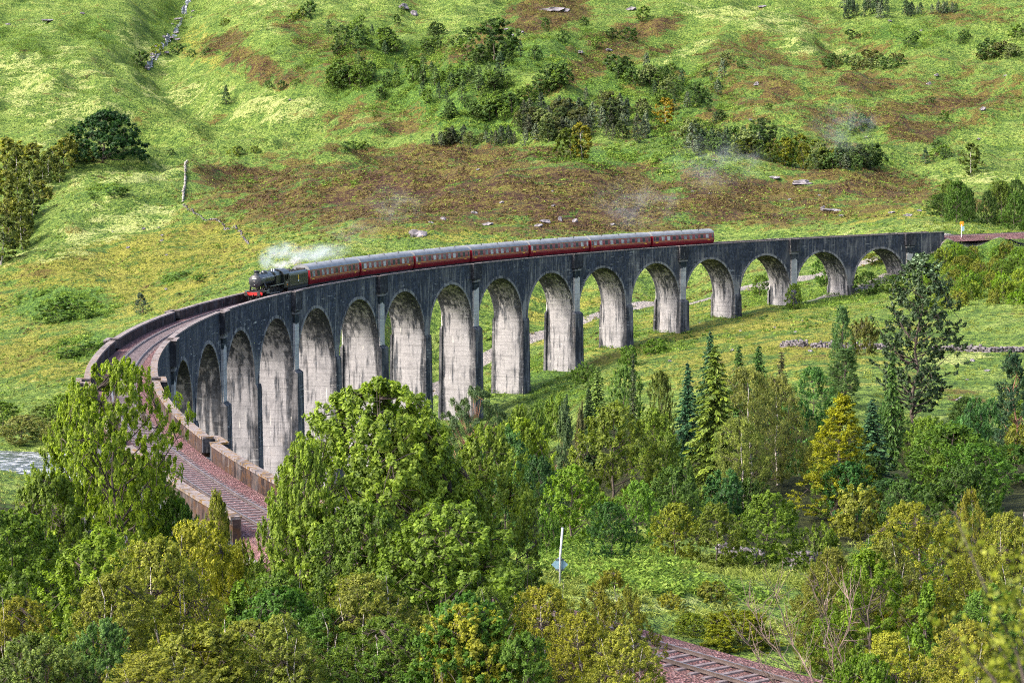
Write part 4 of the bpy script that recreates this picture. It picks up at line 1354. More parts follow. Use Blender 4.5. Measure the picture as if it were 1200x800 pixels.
# --- river bank and outer side of the viaduct
for px, yt, w, Y, c, lb in [(85, 462, 62, 326, G_MID, 'rounded green tree nearest the viaduct on the river bank'), (48, 474, 56, 328, (.06, .09, .03), 'olive green tree in the middle of the river bank'),
                            (22, 486, 60, 322, (.12, .13, .07), 'pale grey leaved willow over the river'), (5, 470, 60, 338, G_MID, 'green tree at the left edge above the river'), (66, 492, 40, 318, (.09, .1, .05), 'small pale bush at the water on the river bank'),
                            (112, 462, 40, 330, (.045, .10, .03), 'dark green bush against the outer parapet')]:
    tree('round_tree_b', px, yt, w, Y, c, 'riverside_tree', lb)
for px, yt, w, Y, c, lb in [(168, 343, 24, 470, (.05, .075, .05), 'little grey green conifer on the grass left of the viaduct'), (211, 352, 12, 474, (.06, .1, .04), 'tiny conifer behind the outer parapet')]:
    tree('young_pine', px, yt, w, Y, c, 'young_conifer', lb)

# --- bank at the far end of the viaduct
BK = [(930, 332, 26, 381, G_MID, 'green bush at the foot of the far viaduct pier'), (968, 292, 40, 420, (.055, .11, .03), 'tree seen through the second last arch'), (1030, 296, 46, 425, OLV, 'olive tree seen through the last arch'),
      (1018, 318, 36, 396, G_DK, 'dark bush in front of the last pier'), (1045, 322, 40, 392, (.05, .09, .022), 'green bush below the last arch'), (890, 322, 26, 425, (.06, .1, .025), 'bush seen through the third last arch'),
      (990, 312, 30, 405, (.04, .085, .03), 'dark green bush between the last two piers')]
for px, yt, w, Y, c, lb in BK: tree('round_tree_b', px, yt, w, Y, c, 'bank_tree', lb, minh=2)
for i in range(44):
    px = rs.uniform(1075, 1230); py = rs.uniform(296, 362)
    if py < 292 + (1110 - px) * .8: continue
    b = hit(px, py, 320)
    plant(rs.choice(['bush', 'bush', 'round_tree_b']), b - [0, 0, .2], rs.uniform(2.2, 5.0), rs.uniform(3.2, 6.5), rs.choice([(.10, .17, .02), (.07, .125, .022), OLV, (.06, .10, .02), (.12, .16, .03)]), 'bank_bush',
          'green bush on the bank beyond the far end of the viaduct', 'bush', 'bushes on the far railway bank')
for i in range(18):
    px = rs.uniform(1086, 1240); Y = rs.uniform(478, 540)
    x = (px - 600) / FPX * Y
    plant(rs.choice(['round_tree_b', 'round_tree', 'round_tree_b']), (x, Y, gz(x, Y) - .3), rs.uniform(7, 12) * (.6 if px < 1110 else 1), rs.uniform(6, 9), rs.choice([G_DK, (.04, .08, .02), (.06, .09, .024)]), 'lineside_tree',
          'dark green tree in the row behind the railway at the far right', 'tree', 'trees behind the railway at the far right')

# --- trees of the far hillside
def far_tree(kind, px, py, hpx, color, name, label, cat='tree', group=None, asp=None):
    b = hit(px, py, 330)
    p = PROTO[kind]
    H = hpx * b[1] / FPX * 1.22
    W = H * 2 * p['R'] / p['H'] * rs.uniform(.95, 1.35) * (asp or 1)
    return plant(kind, b - [0, 0, .2], H, W, color, name, label, cat, group)


HD, HM, HL, PN = (.048, .085, .04), (.075, .12, .04), (.11, .14, .04), (.10, .128, .085)
far_tree('oak', 120, 190, 50, (.018, .05, .024), 'oak_tree', 'huge dark green spreading oak on the left hillside')
for i, (px, py, h) in enumerate([(40, 208, 34), (20, 222, 40), (62, 196, 20), (74, 200, 32), (88, 190, 30), (58, 214, 30), (8, 205, 36), (34, 230, 34), (50, 226, 26), (4, 250, 42), (20, 258, 38), (38, 252, 30), (10, 285, 44), (26, 292, 40), (2, 310, 46), (45, 240, 24), (70, 214, 20), (96, 188, 16), (108, 190, 14), (28, 275, 34)]):
    far_tree('hill_oval' if i % 3 else 'hill_broad', px, py, h, [(.11, .12, .04), (.085, .105, .04), (.065, .085, .036)][i % 3], 'birch_tree', 'brownish green tree in the wood at the left edge of the hillside', 'tree', 'trees of the wood at the left edge', .95)
far_tree('hill_pine', 265, 122, 18, (.04, .07, .03), 'lone_tree', 'single dark tree on the pale grass left of the hill fence')
far_tree('hill_oval', 1138, 206, 32, (.06, .085, .03), 'lone_tree', 'lone birch on the right hillside')
far_tree('hill_pine', 1085, 192, 16, (.03, .06, .03), 'lone_tree', 'small lone dark tree left of the lone birch')
far_tree('hill_oval', 682, 187, 36, (.13, .125, .025), 'lone_tree', 'yellowish tree with a pale trunk in front of the pine stand')
far_tree('hill_broad', 670, 186, 30, (.06, .085, .024), 'lone_tree', 'dark green round tree beside the yellowish tree at the pine stand')
far_tree('hill_broad', 578, 72, 42, HD, 'hillside_tree', 'largest dark broad tree high on the middle hillside')
far_tree('hill_broad', 753, 22 + 2, 14, HM, 'hillside_tree', 'small tree below the top of the hill ridge')
far_tree('hill_oval', 780, 146, 26, (.15, .115, .02), 'hillside_tree', 'orange yellow tree at the right of the pine stand')
far_tree('hill_broad', 643, 108, 28, HD, 'hillside_tree', 'dark broad tree above the left end of the pine stand')
far_tree('hill_broad', 815, 122, 22, HD, 'hillside_tree', 'dark round tree right of the pine stand')
far_tree('hill_pine', 588, 95, 28, HD, 'hillside_tree', 'dark pointed tree in the middle of the hillside')
for px, py, w, h in [(60, 366, 46, 13), (88, 362, 44, 14), (74, 374, 50, 11), (108, 371, 30, 9), (108, 410, 44, 10), (84, 417, 40, 8), (210, 325, 30, 7), (236, 329, 26, 7), (134, 228, 34, 8), (112, 232, 16, 6)]:
    b = hit(px, py, 330); k = b[1] / FPX
    plant('hill_bush_far', b - [0, 0, .2], h * k * 1.15, w * k, (.05, .095, .03), 'bracken_mound', 'low spreading dark green mound of growth on the grassy slope at the left', 'bush', 'green mounds on the left slope')
SETS = [
    (('hill_oval_far', 'hill_broad_far'), 'hillside_tree', 'small dark tree in the clump at the foot of the left hill', 'clump on the left hillside', [(390, 104, 18), (397, 104, 20), (404, 103, 22), (411, 104, 20), (416, 98, 20), (422, 103, 20), (428, 99, 16), (400, 92, 16), (436, 92, 16), (412, 90, 14), (386, 92, 12), (424, 90, 14)], [HD, HM]),
    (('hill_pine_far', 'hill_oval_far', 'hill_broad_far', 'hill_bush_far'), 'hillside_tree', 'single dark tree scattered over the bracken of the middle hillside', 'trees scattered over the bracken', [(454, 102, 14), (464, 103, 14), (484, 97, 22), (496, 100, 16), (509, 100, 18), (527, 108, 18), (541, 118, 18), (494, 112, 16), (500, 122, 16), (524, 120, 12), (560, 106, 20), (572, 96, 18), (610, 66, 14), (626, 70, 14), (548, 48, 14), (532, 55, 12), (545, 60, 14), (565, 68, 20), (598, 62, 16), (455, 50, 16), (463, 62, 14), (446, 46, 10), (420, 28, 10), (418, 36, 10), (466, 28, 10), (502, 42, 9), (516, 58, 9), (395, 62, 12), (386, 40, 12), (402, 46, 14), (660, 52, 12), (640, 36, 14), (684, 30, 10), (700, 58, 12), (718, 46, 10)] + [(400 + 190 * u + rs.uniform(-12, 12), 46 + 62 * u + rs.gauss(0, 22), rs.uniform(8, 17)) for u in [rs.random() for i in range(58)]] + [(700 + 150 * u, 84 + 40 * u + rs.gauss(0, 16), rs.uniform(9, 17)) for u in [rs.random() for i in range(26)]], [HD, HM, (.04, .07, .03)]),
    ('hill_broad_far', 'hillside_tree', 'dark leafy tree in the group above the pine stand', 'dark trees above the pine stand', [(566, 138, 16), (574, 142, 18), (583, 137, 20), (592, 142, 16), (600, 132, 22), (607, 125, 16), (586, 126, 16), (560, 142, 14), (612, 138, 14), (574, 128, 14), (620, 120, 16), (630, 112, 18), (650, 104, 18), (655, 100, 20)], [HD, HM]),
    (('hill_pine_far', 'hill_pine_far', 'hill_broad_far'), 'young_pine', 'grey green young pine in the dense pine stand', 'pines of the pine stand', [(500 + rs.random() * 115, 167 + rs.random() * 5, rs.uniform(9, 18)) for i in range(22)] + [(610 + rs.random() * 150, 168 - rs.random() * 36, rs.uniform(15, 24)) for i in range(74)], [PN, (.06, .07, .045), (.04, .06, .035)]),
    (('hill_pine_far', 'hill_broad_far', 'hill_oval_far'), 'hillside_tree', 'small dark tree on the slope right of the pine stand', 'trees right of the pine stand', [(724, 92, 12), (742, 98, 18), (752, 100, 16), (762, 98, 16), (772, 108, 20), (780, 118, 20), (766, 112, 18), (786, 104, 14), (758, 84, 16), (790, 130, 14), (805, 126, 14), (801, 95, 12), (825, 90, 10), (834, 95, 10), (846, 92, 16), (848, 78, 12), (842, 110, 16), (728, 90, 10), (705, 122, 14), (686, 118, 12), (838, 144, 14), (830, 130, 10)], [HD, HM, PN]),
    (('hill_pine_far', 'hill_broad_far'), 'young_pine', 'blue grey pine in the belt above the brown moor at the right', 'pines of the right belt', [(812 + rs.random() * 80, 170 + rs.random() * 14, rs.uniform(15, 26)) for i in range(26)] + [(950 + rs.random() * 78, 192 + rs.random() * 8, rs.uniform(14, 24)) for i in range(24)], [PN, (.045, .07, .04), HD]),
    ('hill_oval_far', 'hillside_tree', 'yellow green birch in the belt above the brown moor at the right', 'birches of the right belt', [(902, 190, 24), (920, 195, 28), (928, 197, 26), (942, 198, 30), (956, 197, 26), (965, 199, 22), (890, 185, 22), (880, 182, 20), (936, 190, 24), (912, 186, 18), (976, 196, 16), (866, 184, 16)], [(.10, .11, .022), (.075, .10, .024), HM]),
    ('hill_pine_far', 'young_pine', 'small dark conifer in the plantation at the top right', 'conifers at the top right', [(985 + rs.random() * 55, 24 - rs.random() * 16, rs.uniform(10, 17)) for i in range(24)] + [(1055 + rs.random() * 26, 20 - rs.random() * 3, rs.uniform(9, 15)) for i in range(9)] + [(1090 + rs.random() * 36, 17 - rs.random() * 3, rs.uniform(8, 13)) for i in range(10)], [HD, PN, (.035, .06, .035)]),
    ('hill_bush_far', 'gorse_bush', 'dark low bush in the thicket across the right hillside', 'low thicket on the right hillside', [(962 + rs.random() * 95, 82 - rs.random() * 12, rs.uniform(6, 11)) for i in range(26)] + [(1150 + rs.random() * 42, 70 - rs.random() * 8, rs.uniform(8, 14)) for i in range(12)], [PN, (.06, .065, .035), HD]),
    ('hill_bush_far', 'hill_bush', 'small green bush dotted about the hillside', 'bushes dotted about the hillside', [(x, y, h) for x, y, h in [(350, 22, 12), (358, 20, 14), (340, 26, 8), (240, 64, 8), (262, 30, 6), (225, 66, 8), (316, 102, 8), (332, 104, 10), (345, 100, 8), (284, 182, 9), (274, 182, 8), (300, 178, 7), (410, 176, 10), (424, 176, 10), (418, 174, 8), (442, 137, 6), (200, 180, 6), (205, 64, 10), (160, 76, 14), (185, 62, 8), (1000, 45, 8), (1015, 44, 6), (1065, 52, 10), (1130, 45, 8), (1125, 50, 9), (1075, 45, 8), (1100, 185, 12), (1105, 180, 12), (1110, 186, 12), (1020, 150, 8), (1105, 140, 8), (1090, 120, 6), (870, 80, 8), (900, 128, 6), (1000, 152, 14), (1178, 62, 10), (1192, 45, 12), (920, 180, 10)]], [HM, HD, HL]),
]
for kind, nm, lb, gr, pts, cols in SETS:
    for px, py, h in pts:
        far_tree(kind if isinstance(kind, str) else rs.choice(kind), px, py, h * rs.uniform(.8, 1.2), rs.choice(cols), nm, lb, 'bush' if 'bush' in nm else 'tree', gr)


# ------------------------------------------------------------------ ground cover nobody could count
def sample_ground(n, weight, seed):
    rng = np.random.default_rng(seed)
    nv, nu = 760, 400
    Y = GV[:, 1].reshape(nv, nu); X = GV[:, 0].reshape(nv, nu)
    area = np.abs(np.gradient(Y, axis=0)) * np.abs(np.gradient(X, axis=1))
    inside = (GPX > -70) & (GPX < 1270) & (GPY > -60) & (GPY < 860)
    w = area.ravel() * weight * inside
    w[GV[:, 1] < 30] = 0
    i = rng.choice(len(w), n, p=w / w.sum())
    st_y = np.abs(np.gradient(Y, axis=0)).ravel()[i]; st_x = np.abs(np.gradient(X, axis=1)).ravel()[i]
    x = GV[i, 0] + (rng.random(n) - .5) * st_x; y = GV[i, 1] + (rng.random(n) - .5) * st_y
    return rng, np.stack([x, y, ground(x, y)], -1)


def cover_material(name, stops, trans=.2):
    t = NT(name)
    c = t.ramp(t.attr('tint'), stops)
    p = t.n('BsdfPrincipled', ins={'Base Color': c, 'Roughness': .8, 'Specular IOR Level': .15})
    tr = t.n('BsdfTranslucent'); t.set(tr.inputs[0], c)
    mx = t.n('MixShader'); mx.inputs[0].default_value = trans
    t.t.links.new(p.outputs[0], mx.inputs[1]); t.t.links.new(tr.outputs[0], mx.inputs[2])
    t.t.links.new(mx.outputs[0], t.out.inputs[0])
    return t.mat


M['heather_cover'] = cover_material('heather_shoots', [(0, (.028, .017, .012)), (.3, (.07, .045, .024)), (.6, (.125, .095, .032)), (.85, (.17, .17, .04)), (1, (.2, .22, .06))])
M['bracken_cover'] = cover_material('bracken_fronds', [(0, (.014, .038, .014)), (.35, (.08, .15, .018)), (.7, (.19, .29, .04)), (1, (.34, .44, .10))], .35)
M['grass_cover'] = cover_material('grass_blades', [(0, (.07, .10, .018)), (.35, (.15, .19, .03)), (.65, (.22, .27, .055)), (.88, (.27, .31, .085)), (1, (.33, .34, .13))], .3)


def cover(name, mat, P, rad, per, L, seed, flat=.55, up=.6, aspect=.5, lift=.25, droop=0, size_by_dist=True):
    rng = np.random.default_rng(seed)
    r = rad * (.6 + .9 * rng.random(len(P)))
    C = P + np.stack([0 * r, 0 * r, r * flat * lift], -1)
    ct = np.clip(rng.normal(.45, .24, len(P)) + .5 * fbm(P[:, 0], P[:, 1], 14, 2, 5), 0, 1)
    V, F, T = cloud(rng, C, r, per, L, aspect, flat, up, None, droop, ct, .45)
    o = link(name, mesh_np(name, V, F, mat, {'tint': T}))
    tag(o, kind='stuff')
    return o


wh = np.clip(GAT['heather'], 0, 1)
wb = np.clip(GAT['bracken'], 0, 1)
nz = fbm(GV[:, 0], GV[:, 1], 9, 3, 61)
open_ = np.clip(1 - GAT['forest_floor'] * 1.3, 0, 1) * np.clip(1 - GAT['dirt'] * 2, 0, 1) * (track_dist(GV[:, 0], GV[:, 1]) > 4.2)
_, P = sample_ground(34000, (np.clip(wh + .04, 0, 1) ** 1.3) * (nz > -.05) * (GV[:, 1] > 380), 3)
cover('heather', M['heather_cover'], P, 1.0, 11, .55, 3)
_, P = sample_ground(38000, ((wb ** 1.5) * (nz > -.1) + .13) * (GV[:, 1] > 330) * open_, 4)
cover('bracken', M['bracken_cover'], P, 1.15, 12, .6, 4, up=1.0)
_, P = sample_ground(5200, (np.clip(wb - .2, 0, 1) ** 1.2) * (nz > 0) * (GV[:, 1] > 420) * open_, 14)
cover('bracken', M['bracken_cover'], P, 2.1, 34, .7, 14, up=.8, flat=.6)
_, P = sample_ground(1500, (wb > .35) * (GV[:, 1] < 150) * open_, 5)
cover('bracken', M['bracken_cover'], P, .75, 46, .26, 5, up=1.0, flat=.7, aspect=.4)
_, P = sample_ground(1700, (wb > .3) * (GV[:, 1] >= 150) * (GV[:, 1] < 420) * open_, 6)
cover('bracken', M['bracken_cover'], P, 1.0, 26, .36, 6, up=1.0)
_, P = sample_ground(9000, open_ * (GV[:, 1] < 480) * (GV[:, 1] > 130) * (.25 + (nz > 0)), 7)
cover('grass', M['grass_cover'], P, .6, 12, .5, 7, flat=.6, up=-.2, aspect=.22, droop=0)
_, P = sample_ground(2500, open_ * (GV[:, 1] < 130) * (GV[:, 1] > 55) * (.3 + (nz > 0)), 8)
cover('grass', M['grass_cover'], P, .4, 22, .38, 8, flat=.6, up=-.2, aspect=.14)
# weeds round the feet of the piers
_rg = np.random.default_rng(77); P = []
for k in range(1, 15):
    for i in range(46):
        a_ = arc(k / 2 * BAY2 + _rg.normal() * 1.9, _rg.uniform(-5.2, 5.2), 0)
        P.append((a_[0], a_[1], gz(a_[0], a_[1])))
cover('weeds', M['bracken_cover'], np.array(P), .55, 26, .3, 15, up=.8, flat=.8)
_, P = sample_ground(16000, (GV[:, 1] >= 430) * (.1 + (nz > .02)) * np.clip(1 - wh * .6, 0, 1), 9)
cover('grass', M['grass_cover'], P, 1.1, 9, .8, 9, flat=.5, up=.2, aspect=.3)

# ------------------------------------------------------------------ the train
M['black'] = simple('black_paint', (.016, .018, .02), .32, 0, .3, 2, .5)
M['smokebox'] = simple('smokebox_black', (.022, .026, .032), .42, 0, .3, 2, .5)
M['loco_green'] = simple('dark_green_paint', (.010, .014, .013), .3, 0, .25, 1.5, .5)
M['red'] = simple('red_paint', (.62, .02, .018), .45, 0, .15, 2)
M['steel'] = simple('bright_steel', (.42, .42, .43), .35, .8, .2, 4)
M['wheel'] = simple('wheel_black', (.03, .03, .033), .5, .2, .3, 3)
M['maroon'] = simple('maroon_paint', (.20, .010, .018), .34, 0, .18, .7, .5)
M['roof_grey'] = simple('carriage_roof_grey', (.17, .178, .19), .5, 0, .18, .6)
M['vent'] = simple('roof_vent_grey', (.07, .075, .08), .6)
M['cream'] = simple('window_frame_cream', (.22, .18, .15), .5)
M['yellow'] = simple('yellow_line', (.62, .36, .04), .5)
M['gold'] = simple('gold_emblem', (.75, .42, .03), .5)
M['white'] = simple('white_paint', (.75, .75, .74), .5, 0, .1)
M['coal'] = simple('coal', (.018, .018, .02), .6, 0, .6, 9)
M['under'] = simple('underframe_black', (.022, .02, .02), .8)
M['orange'] = simple('orange_board', (.85, .24, .01), .5, 0, .08)
M['signgrey'] = simple('sign_back_blue_grey', (.17, .29, .37), .55, 0, .1)
M['galv'] = simple('galvanised_pole', (.46, .46, .50), .5, .3, .15)


def glass():
    t = NT('carriage_window_glass')
    oi = t.n('ObjectInfo')
    f = t.noise(t.pos(), 1.7, 2)
    r = t.math('MULTIPLY_ADD', oi.outputs['Random'], .75, t.math('MULTIPLY', f, .5))
    c = t.ramp(r, [(.3, (.008, .011, .012)), (.62, (.02, .026, .028)), (.74, (.16, .17, .17)), (.9, (.42, .43, .42))])  # pale steps: window highlights put into the colour of random panes
    return t.finish(c, .3, spec=.3)


M['glass'] = glass()


def set_vehicle(root, s, half):
    """put a vehicle (its +X ahead, towards falling s; rail top at z=0) on the line"""
    a, b = np.array(line(s - half, 0, -.885)), np.array(line(s + half, 0, -.885))
    x = Vector(a - b).normalized(); y = Vector((0, 0, 1)).cross(x).normalized(); z = x.cross(y)
    m = Matrix((x, y, z)).transposed().to_4x4()
    m.translation = Vector((a + b) / 2)
    root.matrix_world = m


def disc_wheel(mb, x, y, r, th=.14, mi=0, spokes=0):
    n = 24
    a = [(x + r * math.cos(2 * math.pi * i / n), r + r * math.sin(2 * math.pi * i / n)) for i in range(n)]
    if not spokes:
        mb.prism(a, 'y', y - th / 2, y + th / 2, mi); return
    ri = r * .86
    b = [(x + ri * math.cos(2 * math.pi * i / n), r + ri * math.sin(2 * math.pi * i / n)) for i in range(n)]
    vs = [(p[0], y - th / 2, p[1]) for p in a] + [(p[0], y - th / 2, p[1]) for p in b] + [(p[0], y + th / 2, p[1]) for p in a] + [(p[0], y + th / 2, p[1]) for p in b]
    fs = []
    for i in range(n):
        j = (i + 1) % n
        fs += [(i, j, n + j, n + i), (2 * n + i, 3 * n + i, 3 * n + j, 2 * n + j), (i, 2 * n + i, 2 * n + j, j), (n + i, n + j, 3 * n + j, 3 * n + i)]
    mb.add(vs, fs, mi)
    for k in range(spokes):
        an = math.pi * 2 * k / spokes
        mb.tube([(x, y, r), (x + ri * math.cos(an), y, r + ri * math.sin(an))], .045, 5, mi)
    mb.prism([(x + .17 * math.cos(i * .6283), r + .17 * math.sin(i * .6283)) for i in range(10)], 'y', y - th / 2 - .02, y + th / 2 + .02, mi)


def cyl_x(mb, x0, x1, r0, r1, zc, n=32, mi=0, yc=0, ends=True):
    vs = [(x0, yc + r0 * math.cos(2 * math.pi * i / n), zc + r0 * math.sin(2 * math.pi * i / n)) for i in range(n)]
    vs += [(x1, yc + r1 * math.cos(2 * math.pi * i / n), zc + r1 * math.sin(2 * math.pi * i / n)) for i in range(n)]
    fs = [(i, (i + 1) % n, n + (i + 1) % n, n + i) for i in range(n)]
    mb.add(vs, fs, mi, True)
    if ends:
        mb.add(vs, [tuple(range(n))[::-1], tuple(range(n, 2 * n))], mi)


def cyl_z(mb, x, y, prof, n=20, mi=0):
    """lathe: prof list of (r,z)"""
    vs = [(x + r * math.cos(2 * math.pi * i / n), y + r * math.sin(2 * math.pi * i / n), z) for r, z in prof for i in range(n)]
    fs = [(k * n + i, k * n + (i + 1) % n, (k + 1) * n + (i + 1) % n, (k + 1) * n + i) for k in range(len(prof) - 1) for i in range(n)]
    mb.add(vs, fs, mi, True)
    mb.add([vs[(len(prof) - 1) * n + i] for i in range(n)], [tuple(range(n))], mi)


def make_loco():
    r = empty('steam_locomotive')
    tag(r, 'black steam locomotive with red buffer beam leading the train over the viaduct', 'locomotive')
    f = MB(); f.box(.2, 11.1, -.62, .62, .75, 1.25); f.box(10.0, 11.05, -1.15, 1.15, 1.06, 1.16)
    f.build('frame', M['under'], r)
    p = MB()
    for sg in (1, -1):
        y0, y1 = sorted((sg * .66, sg * 1.3))
        p.box(0.2, 2.3, y0, y1, 1.22, 1.30); p.box(2.3, 8.0, y0, y1, 1.78, 1.85); p.box(8.0, 8.5, y0, y1, 1.5, 1.57); p.box(8.5, 10.9, y0, y1, 1.3, 1.37)
    pl = p.build('running_plate', M['black'], r)
    e = MB()
    for sg in (1, -1):
        y0, y1 = sorted((sg * 1.3, sg * 1.32))
        e.box(2.3, 8.0, y0, y1, 1.77, 1.86); e.box(8.5, 10.9, y0, y1, 1.29, 1.38)
    e.build('plate_edge', M['steel'], pl)
    b = MB(); b.box(11.05, 11.2, -1.22, 1.22, .84, 1.24)
    bb = b.build('buffer_beam', M['red'], r)
    for sg in (1, -1):
        q = MB(); cyl_x(q, 11.2, 11.55, .11, .09, 1.05, 14, 0, sg * .86); cyl_x(q, 11.55, 11.62, .25, .25, 1.05, 18, 0, sg * .86)
        q.build('buffer', M['under'], bb)
    q = MB(); q.tube([(11.2, 0, 1.0), (11.35, 0, .8), (11.35, 0, .55)], .05); q.build('coupling', M['under'], bb)
    q = MB(); cyl_x(q, 4.5, 8.6, .86, .80, 2.68); q.build('boiler', M['loco_green'], r)
    bands = MB()
    for x in (4.9, 5.9, 6.9, 7.9, 8.55): cyl_x(bands, x, x + .06, .875 - (x - 4.5) * .0146, .875 - (x - 4.5) * .0146, 2.68)
    bands.build('boiler_bands', M['smokebox'], r)
    q = MB(); cyl_x(q, 8.6, 10.35, .86, .86, 2.62); sm = q.build('smokebox', M['smokebox'], r)
    q = MB(); cyl_x(q, 10.35, 10.42, .82, .80, 2.62); cyl_x(q, 10.42, 10.56, .80, .45, 2.62); cyl_x(q, 10.56, 10.60, .45, .1, 2.62)
    d = q.build('smokebox_door', M['smokebox'], sm)
    q = MB(); q.box(10.56, 10.60, -.26, .26, 2.92, 3.04); q.build('number_plate', M['white'], sm)
    q = MB(); q.tube([(10.62, -.22, 2.62), (10.62, .22, 2.62)], .03); q.tube([(10.52, -.55, 3.2), (10.52, .55, 3.2)], .025)
    q.tube([(10.60, 0, 2.18), (10.66, 0, 2.1)], .07); q.build('door_handrail', M['steel'], sm)
    q = MB(); cyl_z(q, 9.55, 0, [(.44, 3.36), (.36, 3.5), (.34, 3.85), (.40, 3.88), (.40, 3.95), (.30, 3.95), (.28, 3.7)]); q.build('chimney', M['smokebox'], r)
    q = MB(); cyl_z(q, 6.6, 0, [(.48, 3.4), (.42, 3.55), (.38, 3.72), (.2, 3.83), (.02, 3.86)]); q.build('dome', M['loco_green'], r)
    q = MB(); cyl_z(q, 7.9, 0, [(.3, 3.35), (.28, 3.58), (.12, 3.66), (.01, 3.67)]); q.build('top_feed', M['loco_green'], r)
    q = MB(); q.prism([(-.95, 1.9), (-.98, 3.0), (-.80, 3.42), (-.3, 3.56), (.3, 3.56), (.80, 3.42), (.98, 3.0), (.95, 1.9)], 'x', 2.2, 4.55); q.build('firebox', M['loco_green'], r)
    for y in (-.16, .16):
        q = MB(); cyl_z(q, 3.0, y, [(.09, 3.5), (.08, 3.78), (.02, 3.8)], 10); q.build('safety_valve', M['steel'], r)
    for sg in (1, -1):
        q = MB(); q.tube([(2.3, sg * 1.02, 3.05), (6, sg * .95, 3.02), (10.3, sg * .92, 2.98)], .028, 6); q.build('handrail', M['steel'], r)
        q = MB(); q.tube([(9.2, sg * .8, 2.3), (9.2, sg * 1.02, 1.9), (9.2, sg * 1.05, 1.35)], .13, 8); q.build('steam_pipe', M['black'], r)
        q = MB(); cyl_x(q, 8.75, 9.85, .34, .34, .98, 18, 0, sg * 1.06); y0, y1 = sorted((sg * .74, sg * 1.36)); q.box(8.75, 9.85, y0, y1, .9, 1.3); q.build('cylinder', M['black'], r)
        q = MB(); q.box(2.8, 7.2, *sorted((sg * .86, sg * .91)), .72, .84); q.box(6.4, 8.8, *sorted((sg * .93, sg * .98)), .86, .96); q.tube([(6.9, sg * .98, .8), (7.6, sg * 1.0, 1.5), (8.6, sg * 1.0, 1.25)], .04, 6); q.build('side_rods', M['steel'], r)
        for x in (7.05, 4.9, 2.7):
            q = MB(); disc_wheel(q, x, sg * .75, .915, .14, 0, 14); q.build('driving_wheel', M['wheel'], r)
        for x in (10.45, 8.3):
            q = MB(); disc_wheel(q, x, sg * .75, .5, .13, 0, 10); q.build('leading_wheel', M['wheel'], r)
        q = MB(); y0, y1 = sorted((sg * 1.30, sg * 1.34))
        q.box(.2, .55, y0, y1, 1.3, 3.05); q.box(1.15, 1.25, y0, y1, 2.2, 2.9); q.box(1.85, 2.25, y0, y1, 1.3, 3.05); q.box(.55, 1.85, y0, y1, 1.3, 2.2); q.box(.55, 1.85, y0, y1, 2.9, 3.05)
        cs = q.build('cab_side', M['loco_green'], r)
        q = MB(); q.box(.6, 1.5, *sorted((sg * 1.34, sg * 1.35)), 1.82, 2.0); q.build('cab_number', M['cream'], cs)
        q = MB(); q.box(.95, 1.2, *sorted((sg * 1.34, sg * 1.35)), 1.5, 1.66); q.build('works_plate', M['orange'], cs)
    q = MB()
    q.prism([(-1.34, 3.05), (-1.1, 3.42), (-.6, 3.68), (0, 3.76), (.6, 3.68), (1.1, 3.42), (1.34, 3.05), (1.3, 3.05), (1.06, 3.36), (.58, 3.62), (0, 3.7), (-.58, 3.62), (-1.06, 3.36), (-1.3, 3.05)], 'x', -.35, 2.35)
    q.build('cab_roof', M['smokebox'], r)
    q = MB(); q.prism([(-1.3, 1.3), (1.3, 1.3), (1.3, 3.05), (1.06, 3.36), (.58, 3.62), (0, 3.7), (-.58, 3.62), (-1.06, 3.36), (-1.3, 3.05)], 'x', 2.1, 2.2); q.build('cab_front', M['loco_green'], r)
    return r


